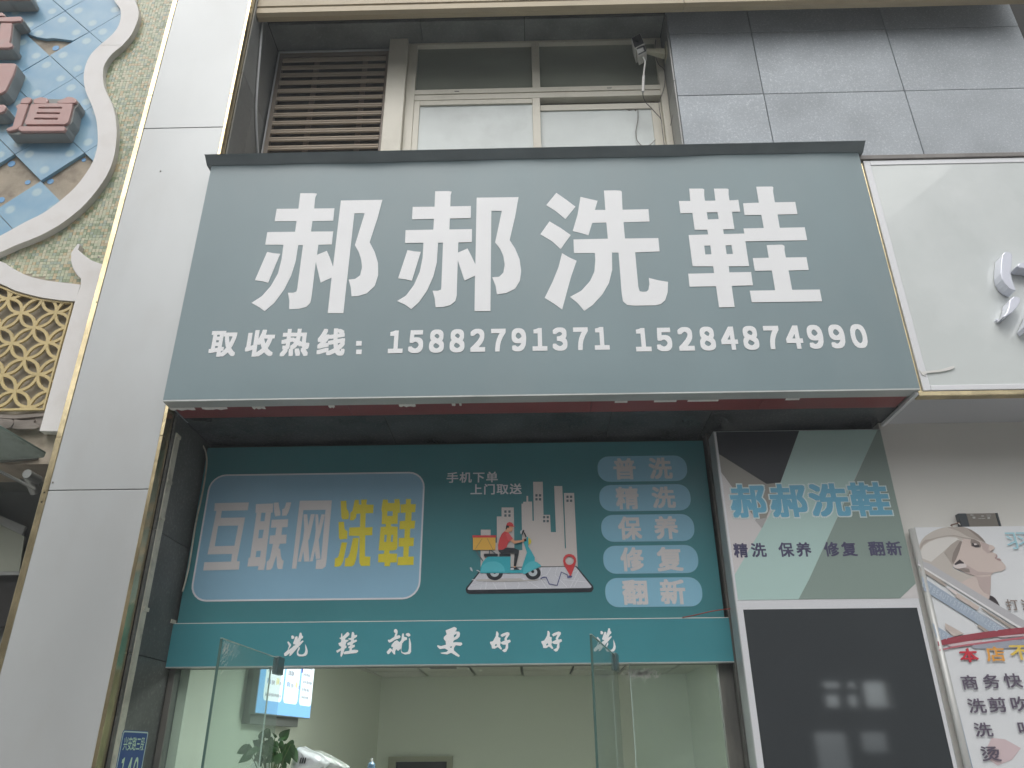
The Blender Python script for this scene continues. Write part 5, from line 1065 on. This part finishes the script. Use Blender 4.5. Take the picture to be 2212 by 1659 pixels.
# ---- mosaic: small glazed squares in four tints
MC = [mat('mosaic_'+k, v, .25) for k, v in {'pale_green': (.45, .49, .33, 1), 'green': (.28, .34, .21, 1), 'cream': (.58, .56, .40, 1), 'tan': (.54, .45, .27, 1), 'grey_green': (.35, .41, .32, 1), 'light': (.52, .54, .38, 1)}.items()]
wts = [.24, .16, .18, .18, .12, .12]
pit = .028; g = .0022
reg = tab([(700,-300)]+[(x-30, y) for x, y in BOUT[:14]]+[(x-30, y-20) for x, y in BOUT[14:]], YL)
reg2 = reg+[P(-30, 575, YL), P(60, 590, YL), P(182, 620, YL), P(220, 560, YL), P(402, -100, YL)]
def tilemesh(m):
    hh = pit/2-g/2
    return MB().box(-hh, hh, 0, .006, -hh, hh)
cells = []
xmin, xmax = -4.6, -3.06; k0 = int(4.6/pit)
row = 0
z = 4.75
while z < 8.9:
    x = xmin
    while x < xmax:
        if inside((x, z), reg2): cells.append((x, z))
        x += pit
    z += pit
def size(cn): return (Vector((cn[0], YL, cn[1]))-CAM).length
vis = []
for cc_ in cells:
    q = PR((cc_[0], YL, cc_[1]))
    vis.append((0 if (-2 < q[0] and -2 < q[1] and not inside((q[0]*3, q[1]*3), BIN+BOUT[::-1])) else 1, size(cc_), cc_))
vis.sort(); base_t = {}
single = [v[2] for v in vis[:300]]; rest = [v[2] for v in vis[300:]]
def pick(): return random.choices(range(6), wts)[0]
for x, z in single:
    k = pick()
    if k not in base_t:
        base_t[k] = tilemesh(k).build('mosaic_tile', MC[k], lm); o = base_t[k]
    else: o = base_t[k].copy(); COL.objects.link(o)
    o.location = (x, YL+.012+random.uniform(-.0008, .0008), z)
V = []; F = []; FM = []; hh = pit/2-g/2
for x, z in rest:
    k = pick(); y = YL+.012+random.uniform(-.0008, .0008); b = len(V)
    V += [(x-hh, y, z-hh), (x+hh, y, z-hh), (x+hh, y, z+hh), (x-hh, y, z+hh), (x-hh, y+.006, z-hh), (x+hh, y+.006, z-hh), (x+hh, y+.006, z+hh), (x-hh, y+.006, z+hh)]
    for f in ([0,1,2,3],[4,5,1,0],[5,6,2,1],[6,7,3,2],[7,4,0,3]): F.append([b+i for i in f]); FM.append(k)
mo_ = mesh_obj('mosaic', V, F, MC, lm, fmats=FM); mo_['kind'] = 'stuff'
gr = tab([(690,-300)]+[(x-20, y) for x, y in BOUT], YL)+[P(-60, 560, YL), P(-60, 640, YL), P(182, 660, YL), P(230, 560, YL), P(420, -100, YL)]
V, F = loops_mesh([[gr]], YP(YL+.019), -.008, 0); mesh_obj('mosaic_grout', V, F, mat('pale_grout', (.50, .50, .42, 1), .8), lm)
# ---- wavy white border, crest and frame
mwb = mat('white_painted_band', (.78, .76, .74, 1), .4, 0, var=.03, vscale=2, dirt_or_sheen=(.5, .44, .38, 1), dscale=4, damt=.3, bump=.1, bscale=6)
YBD = YL-.045
def band(n, outer, inner, tf, Y=YBD, th=.06):
    o_ = [tuple(v)[:2] for v in smoothpts([Vector((a, b, 0)) for a, b in outer], 3)]; i_ = [tuple(v)[:2] for v in smoothpts([Vector((a, b, 0)) for a, b in inner], 3)]
    lp = [P(*tf(*p), Y) for p in o_]+[P(*tf(*p), Y) for p in i_[::-1]]
    V, F = loops_mesh([[lp]], YP(Y), -th, 0); return mesh_obj(n, V, F, mwb, lm, .004)
E3 = [(x, y-1) for x, y in BOUT]
cutj = 290
bo = [p for p in BOUT if p[1] < cutj]+[(795, 291)]; bi = [p for p in BIN if p[1] < cutj]+[(648, 291)]
band('wavy_border', [(800, -400), (850, -150)]+bo, [(640, -300), (700, -120)]+bi, c3)
bo2 = [(794, 293)]+[p for p in BOUT if p[1] > cutj+5]+[(-90, 1668), (-200, 1700)]; bi2 = [(646, 293)]+[p for p in BIN if p[1] > cutj+5]+[(-90, 1560), (-200, 1590)]
band('wavy_border', bo2, bi2, c3)
c2f = lambda x, y: (x/3.0, 545.76+y/3.0)
band('arched_border', [(-200, 20), (0, 55), (80, 100), (180, 150), (300, 180), (420, 195), (521, 207)], [(-200, 150), (0, 200), (100, 245), (250, 285), (400, 308), (488, 314)], c2f)
crest = [(520,-55),(505,-20),(545,15),(585,45),(637,66),(700,80),(630,420),(560,640),(430,1160),(255,1157),(400,620),(483,320),(523,207),(523,168),(495,140),(470,95),(458,50),(460,0),(480,-30),(503,-58)]
V, F = loops_mesh([[[P(*c2f(*p), YBD-.004) for p in crest]]], YP(YBD-.004), -.06, 0); mesh_obj('crest_strip', V, F, mwb, lm, .004)
# ---- pink cast letters
mpk = mat('pink_cast_letter', (.50, .30, .275, 1), .4, 0, var=.05, vscale=5, dirt_or_sheen=(.42, .38, .36, 1), dscale=9, damt=.5); mgs = mat('grey_letter_return', (.30, .31, .30, 1), .6, 0, var=.12, vscale=5)
k5 = crop(0, 0, 320, 948)
YLT = YL-.11
def letter(name_lab, bodies, ridges, group):
    e = empty('raised_letter', (-4.8, YL, 7), name_lab, 'letter', 'pink raised letters on the blue tiles')
    fpl = YP(YLT)
    for g in bodies:
        lp = [P(*k5(*p), YLT) for p in g]
        V, F = loops_mesh([[lp]], fpl, -.108, 0); mesh_obj('body', V, F, mgs, e)
    for i, g in enumerate(ridges):
        hs = ()
        if g and isinstance(g[0], list): g, hs = g[0], g[1:]
        lp = [P(*k5(*p), YLT) for p in g]; hl = [[P(*k5(*p), YLT) for p in h] for h in hs]
        V, F = loops_mesh([[lp]+hl], fpl, .0005, .02+.002*(i % 3)); mesh_obj('raised_face', V, F, mpk, e, .008)
    return e
letter('pink raised letter with three inner bars, lowest on the blue tiles, near the wavy border',
  [[(70,1395),(85,1370),(140,1345),(190,1165),(175,1140),(215,1105),(245,1050),(300,1032),(340,1045),(370,1050),(440,1030),(510,1045),(670,1048),(730,1030),(800,1040),(830,1075),(820,1120),(790,1150),(765,1280),(720,1345),(712,1375),(690,1412),(100,1418)]],
  [[[(222,1108),(240,1060),(300,1040),(345,1050),(335,1085),(315,1110)]][0], [(178,1140),(215,1112),(315,1118),(300,1160),(235,1350),(190,1385),(110,1405),(75,1392),(92,1370),(145,1350),(195,1170)],
   [(215,1360),(250,1352),(690,1352),(712,1372),(690,1405),(240,1408),(205,1390)],
   [(360,1090),(372,1060),(440,1040),(510,1052),(520,1085),(505,1108),(372,1110)], [(610,1090),(680,1058),(730,1038),(795,1048),(822,1078),(812,1105),(625,1108)],
   [[(345,1120),(520,1112),(620,1112),(782,1116),(765,1200),(735,1310),(700,1332),(290,1332),(275,1315),(300,1260)], [(425,1150),(672,1150),(668,1168),(420,1168)], [(405,1205),(652,1208),(645,1226),(400,1224)], [(380,1262),(630,1265),(622,1285),(375,1282)]]], 1)
letter('pink raised letter with a slanted block face, middle left edge of the blue tiles',
  [[(-160,680),(170,680),(190,700),(160,800),(75,980),(20,1012),(-160,1018)]], [[(-160,684),(168,684),(184,702),(155,800),(70,975),(20,1006),(-160,1012)]], 1)
letter('pink raised letter ending in a crossbar and foot, upper left edge of the blue tiles',
  [[(-160,160),(50,150),(70,190),(240,190),(252,225),(228,248),(148,262),(135,400),(128,475),(155,490),(140,520),(100,532),(-160,530)]],
  [[(-160,195),(10,200),(230,192),(248,212),(230,240),(120,246),(10,245),(-160,250)], [(20,262),(140,262),(130,380),(112,470),(150,484),(140,512),(100,526),(-160,526),(-160,470),(-5,460)], [(-160,155),(45,155),(66,190),(-160,192)]], 1)
letter('small pink stub of a raised letter between the block letter and the barred letter', [[(-160,1110),(60,1115),(85,1150),(60,1195),(20,1215),(-160,1215)]], [[(-160,1115),(58,1120),(80,1150),(56,1190),(15,1210),(-160,1210)]], 1)
letter('grey underside of a cropped raised letter at the top edge of the blue tiles', [[(-160,-120),(300,-120),(345,-10),(330,15),(150,18),(110,10),(90,18),(-160,20)]], [[(-160,-118),(296,-118),(330,-12),(320,8),(150,10),(120,0),(90,10),(-160,10)]], 1)
# ---- gold lattice screen
gl = empty('lattice_screen', (-3.9, YL, 4.5), 'gold lattice screen of interlocking rings under the white arched band', 'screen')
mgd = mat('matt_gold_lattice', (.60, .475, .225, 1), .5, .05, var=.06, vscale=3, dirt_or_sheen=(.4, .33, .2, 1), dscale=5, damt=.4)
YG = YL-.03
pan = [P(*c2f(*p), YG) for p in ((-200,170),(0,212),(100,255),(250,297),(400,316),(475,320),(440,450),(390,620),(340,810),(285,1020),(0,1024),(-200,1026))]
inn = [P(*c2f(*p), YG) for p in ((-190,185),(0,226),(100,268),(250,309),(400,326),(462,330),(428,450),(378,620),(328,810),(276,1008),(0,1010),(-190,1012))]
V, F = loops_mesh([[pan, inn]], YP(YG-.002), -.02, 0); mesh_obj('rim', V, F, mgd, gl, .002)
box('backing', -6, -3.40, YG+.045, YG+.05, 4.08, 5.5, mat('beige_backing_board', (.36, .32, .245, 1), .7, var=.08, vscale=4, dirt_or_sheen=(.25, .21, .15, 1), dscale=4, damt=.5), gl)
base = (-3.660, 4.841); hx, hz = .1325, .1305; V = []; F = []; cnt = 0
w = .0112
for a in range(-12, 4):
    for b in range(-7, 8):
        if (a+b) % 2: continue
        x = base[0]+a*hx; z = base[1]+b*hz
        for dx, dz in ((hx, hz), (hx, -hz)):
            p0 = Vector((x, z)); p1 = Vector((x+dx, z+dz)); d = p1-p0; L_ = d.length; t = d/L_; nn = Vector((-t.y, t.x))
            for s in (1, -1):
                cnt += 1; n = 10; prev = None; yj = YG+.00012*(cnt % 23)
                for i in range(n+1):
                    u = i/n; h = 4*.205*L_*u*(1-u); q = p0+t*(u*L_)+nn*s*h
                    hd = 4*.205*(1-2*u); tt = (t+nn*s*hd).normalized(); m = Vector((-tt.y, tt.x))*w
                    if inside((q.x, q.y), pan):
                        k = len(V)
                        V += [(q.x+m.x, yj, q.y+m.y), (q.x-m.x, yj, q.y-m.y), (q.x-m.x, yj+.016, q.y-m.y), (q.x+m.x, yj+.016, q.y+m.y)]
                        if prev is not None:
                            for e in range(4): F.append([prev+e, prev+(e+1) % 4, k+(e+1) % 4, k+e])
                        prev = k
                    else: prev = None
mesh_obj('ring_lattice', V, F, mgd, gl)
# ---- broken timber fascia below, glass canopy and dim recess
tb = empty('broken_fascia', (-4, YL, 3.9), 'weathered broken timber fascia directly under the gold lattice screen', 'fascia')
bc_ = crop(0, 1440, 260, 568)
mtm = mat('rotten_timber', (.27, .235, .205, 1), .85, 0, var=.4, vscale=6, bump=.9, bscale=14, stretch=(.3, 1, 1), dirt_or_sheen=(.07, .055, .045, 1), dscale=5, damt=.9)
def bp_(n, pts, Y, m, par, th=.03, jit=0): 
    return poly(n, [[[bc_(*p) for p in pts]]], YP(Y), m, par, -th, 0)
bp_('board', [(-300,70),(0,78),(120,85),(200,78),(345,68),(345,92),(200,105),(110,112),(0,108),(-300,105)], YL-.02, mtm, tb)
bp_('board', [(-300,108),(0,112),(90,118),(105,140),(85,178),(40,188),(0,176),(-300,160)], YL-.035, mtm, tb)
bp_('board', [(106,118),(190,126),(270,118),(262,140),(290,160),(300,178),(270,190),(150,192),(95,186),(108,150)], YL-.028, mtm, tb)
bp_('board', [(275,95),(345,90),(318,200),(298,210),(285,160),(262,140)], YL-.01, mtm, tb)
cn_ = empty('glass_canopy', (-4.2, YL, 3.4), 'old green glass entrance canopy with steel brackets at the left edge', 'canopy')
mcg = mat('dirty_green_glass', (.42, .50, .45, 1), .25, 0, var=.15, vscale=4, dirt_or_sheen=(.14, .15, .10, 1), dscale=7, damt=.7)
mst = mat('dull_steel', (.36, .37, .35, 1), .4, .4, var=.1, vscale=4)
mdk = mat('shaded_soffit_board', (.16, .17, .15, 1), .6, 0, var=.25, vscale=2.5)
def canopy(n, pts, m, par, th=.012):
    # pts: (x, y, depth)
    q = [Vector((P(*bc_(a, b), Y)[0], Y, P(*bc_(a, b), Y)[1])) for a, b, Y in pts]
    nn = (q[1]-q[0]).cross(q[-1]-q[0]).normalized()*th; k = len(q)
    return mesh_obj(n, q+[p+nn for p in q], [list(range(k)), [k+i for i in range(k)][::-1]]+[[(i+1) % k, i, k+i, k+(i+1) % k] for i in range(k)], m, par)
canopy('glass', [(-420, -20, 4.35), (0, 178, 4.55), (352, 384, 4.9), (340, 415, 4.93), (0, 435, 4.93), (-420, 440, 4.93)], mcg, cn_)
canopy('glass_rim', [(-420, -36, 4.345), (0, 165, 4.545), (355, 370, 4.895), (352, 384, 4.90), (0, 180, 4.55), (-420, -18, 4.35)], mat('glass_rim_green', (.16, .22, .19, 1), .3), cn_)
canopy('backing_panel', [(60, 196, 4.99), (272, 192, 4.99), (270, 330, 4.99), (60, 330, 4.99)], mst, cn_)
canopy('bracket', [(-420, 330, 4.55), (0, 510, 4.7), (280, 650, 4.86), (270, 668, 4.86), (0, 530, 4.7), (-420, 350, 4.55)], mst, cn_)
x, z = P(*bc_(243, 560), 4.85); MB().tube([(x, 4.80, z), (x, 4.93, z)], .030, 16).build('bolt_cap', mst, cn_)
x, z = P(*bc_(240, 555), 4.93); MB().tube([(x, 4.90, z), (x+.02, 5.0, z-.10)], .035, 14).build('stay_rod', mst, cn_)
canopy('soffit_board', [(-420, 440, 4.94), (0, 440, 4.94), (300, 420, 4.96), (300, 700, 5.6), (0, 560, 5.6), (-420, 560, 5.6)], mdk, cn_)
rc = empty('neighbour_entrance', (-4.5, 5.6, 0), 'shaded entrance of the left neighbour with a pale panel over a dark opening', 'entrance')
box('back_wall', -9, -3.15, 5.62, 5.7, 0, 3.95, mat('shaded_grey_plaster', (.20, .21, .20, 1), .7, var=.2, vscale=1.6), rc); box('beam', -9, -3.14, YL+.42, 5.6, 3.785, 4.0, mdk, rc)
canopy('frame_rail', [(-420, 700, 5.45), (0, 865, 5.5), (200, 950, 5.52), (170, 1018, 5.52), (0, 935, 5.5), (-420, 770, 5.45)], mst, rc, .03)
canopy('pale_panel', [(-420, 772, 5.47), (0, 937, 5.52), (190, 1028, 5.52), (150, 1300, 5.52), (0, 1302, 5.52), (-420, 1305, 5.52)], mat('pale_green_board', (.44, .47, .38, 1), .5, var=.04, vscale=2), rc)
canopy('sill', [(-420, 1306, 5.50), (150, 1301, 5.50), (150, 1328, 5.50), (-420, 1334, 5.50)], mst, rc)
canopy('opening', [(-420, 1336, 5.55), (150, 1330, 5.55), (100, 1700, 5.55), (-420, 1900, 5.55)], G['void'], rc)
# ================================================================== across the street (only seen mirrored in the black panel)
ob = empty('street_building', (14, -16, 0), 'thin dark wall added across the street, holes shaped for bright patches in the black panel', 'building')  # added wall; its holes are shaped to mirror as bright patches
mob = mat('dark_reflection_wall', (.035, .035, .035, 1), .9, var=.2, vscale=.6)
def openwall(x0, x1, z0, z1, holes, Y):
    V, F = loops_mesh([[[(x0, z0), (x1, z0), (x1, z1), (x0, z1)]]+[[(a, c_), (b, c_), (b, d_), (a, d_)] for a, b, c_, d_ in holes]], YP(Y), -.4, 0); return mesh_obj('wall', V, F, mob, ob)
def mir(px, py, Yw=-16):     # where a ray that bounces off the black panel meets the far side
    X, Z = P(px, py, YBX); d = Vector((X, YBX, Z))-CAM; t = (YBX-Yw)/d.y; return (X+d.x*t, Z+d.z*t)
def mh(x0, x1, y0, y1):
    a = mir(x0, (y0+y1)/2); b = mir(x1, (y0+y1)/2); t = mir((x0+x1)/2, y0); q = mir((x0+x1)/2, y1); return (a[0], b[0], q[1], t[1])
hl = [mh(*v) for v in ((1770, 1812, 1475, 1487), (1822, 1846, 1475, 1487), (1776, 1812, 1502, 1528), (1824, 1850, 1502, 1528), (1858, 1918, 1474, 1529), (1760, 1835, 1583, 1715), (1852, 1914, 1583, 1625))]
zt_ = mir(1800, 1290)[1]
openwall(mir(1560, 1500)[0], mir(2160, 1500)[0], -.2, zt_, [], -16) if False else openwall(mir(1540, 1500)[0], mir(2200, 1500)[0], -.2, zt_+2.5, hl, -16)

mfar = [mat('street_facade_'+k, v, .8, var=.12, vscale=.5) for k, v in {'grey': (.22, .22, .22, 1), 'buff': (.27, .25, .21, 1), 'brown': (.17, .145, .13, 1)}.items()]
mwin = mat('street_window', (.05, .06, .07, 1), .15)
xa, xb = mir(1540, 1500)[0], mir(2200, 1500)[0]
for n, (a, b, h, m) in enumerate(((-46, -24, 15, 0), (-23.9, -8, 12.5, 1), (-7.9, xa-.1, 14, 2), (xb+.1, xb+20, 13, 1))):
    e = empty('street_building', ((a+b)/2, -16, 0), ['tall grey building at the far end across the street', 'buff building across the street behind the viewer', 'brown building directly across the street', 'buff building right of the dark holed wall across the street'][n], 'building', 'buildings across the street')
    box('wall', a, b, -26, -16.3, -.2, h, mfar[m], e)
    wf = None; x = a+1
    while x < b-2:
        for k in range(int(h/3.2)):
            if wf is None: wf = box('window', 0, 1.7, -16.36, -16.29, 0, 1.6, mwin, e); o = wf
            else: o = wf.copy(); COL.objects.link(o)
            o.location = (x, 0, 1.1+k*3.2)
        x += 3.1

# ================================================================== thin bright volume added to imitate a lens veil
hz = bpy.data.materials.new('lens_veil_air'); hz.use_nodes = True; n = hz.node_tree; n.nodes.clear()
o_ = n.nodes.new('ShaderNodeOutputMaterial'); v_ = n.nodes.new('ShaderNodeVolumePrincipled'); v_.inputs['Color'].default_value = (.90, .96, 1.0, 1); v_.inputs['Density'].default_value = .0065
n.links.new(v_.outputs[0], o_.inputs['Volume'])
hb = box('haze', -62, 62, -62, 13, -1.3, 17, hz); hb['kind'] = 'stuff'; hb['label'] = 'thin bright volume added to imitate lens veil over the street'
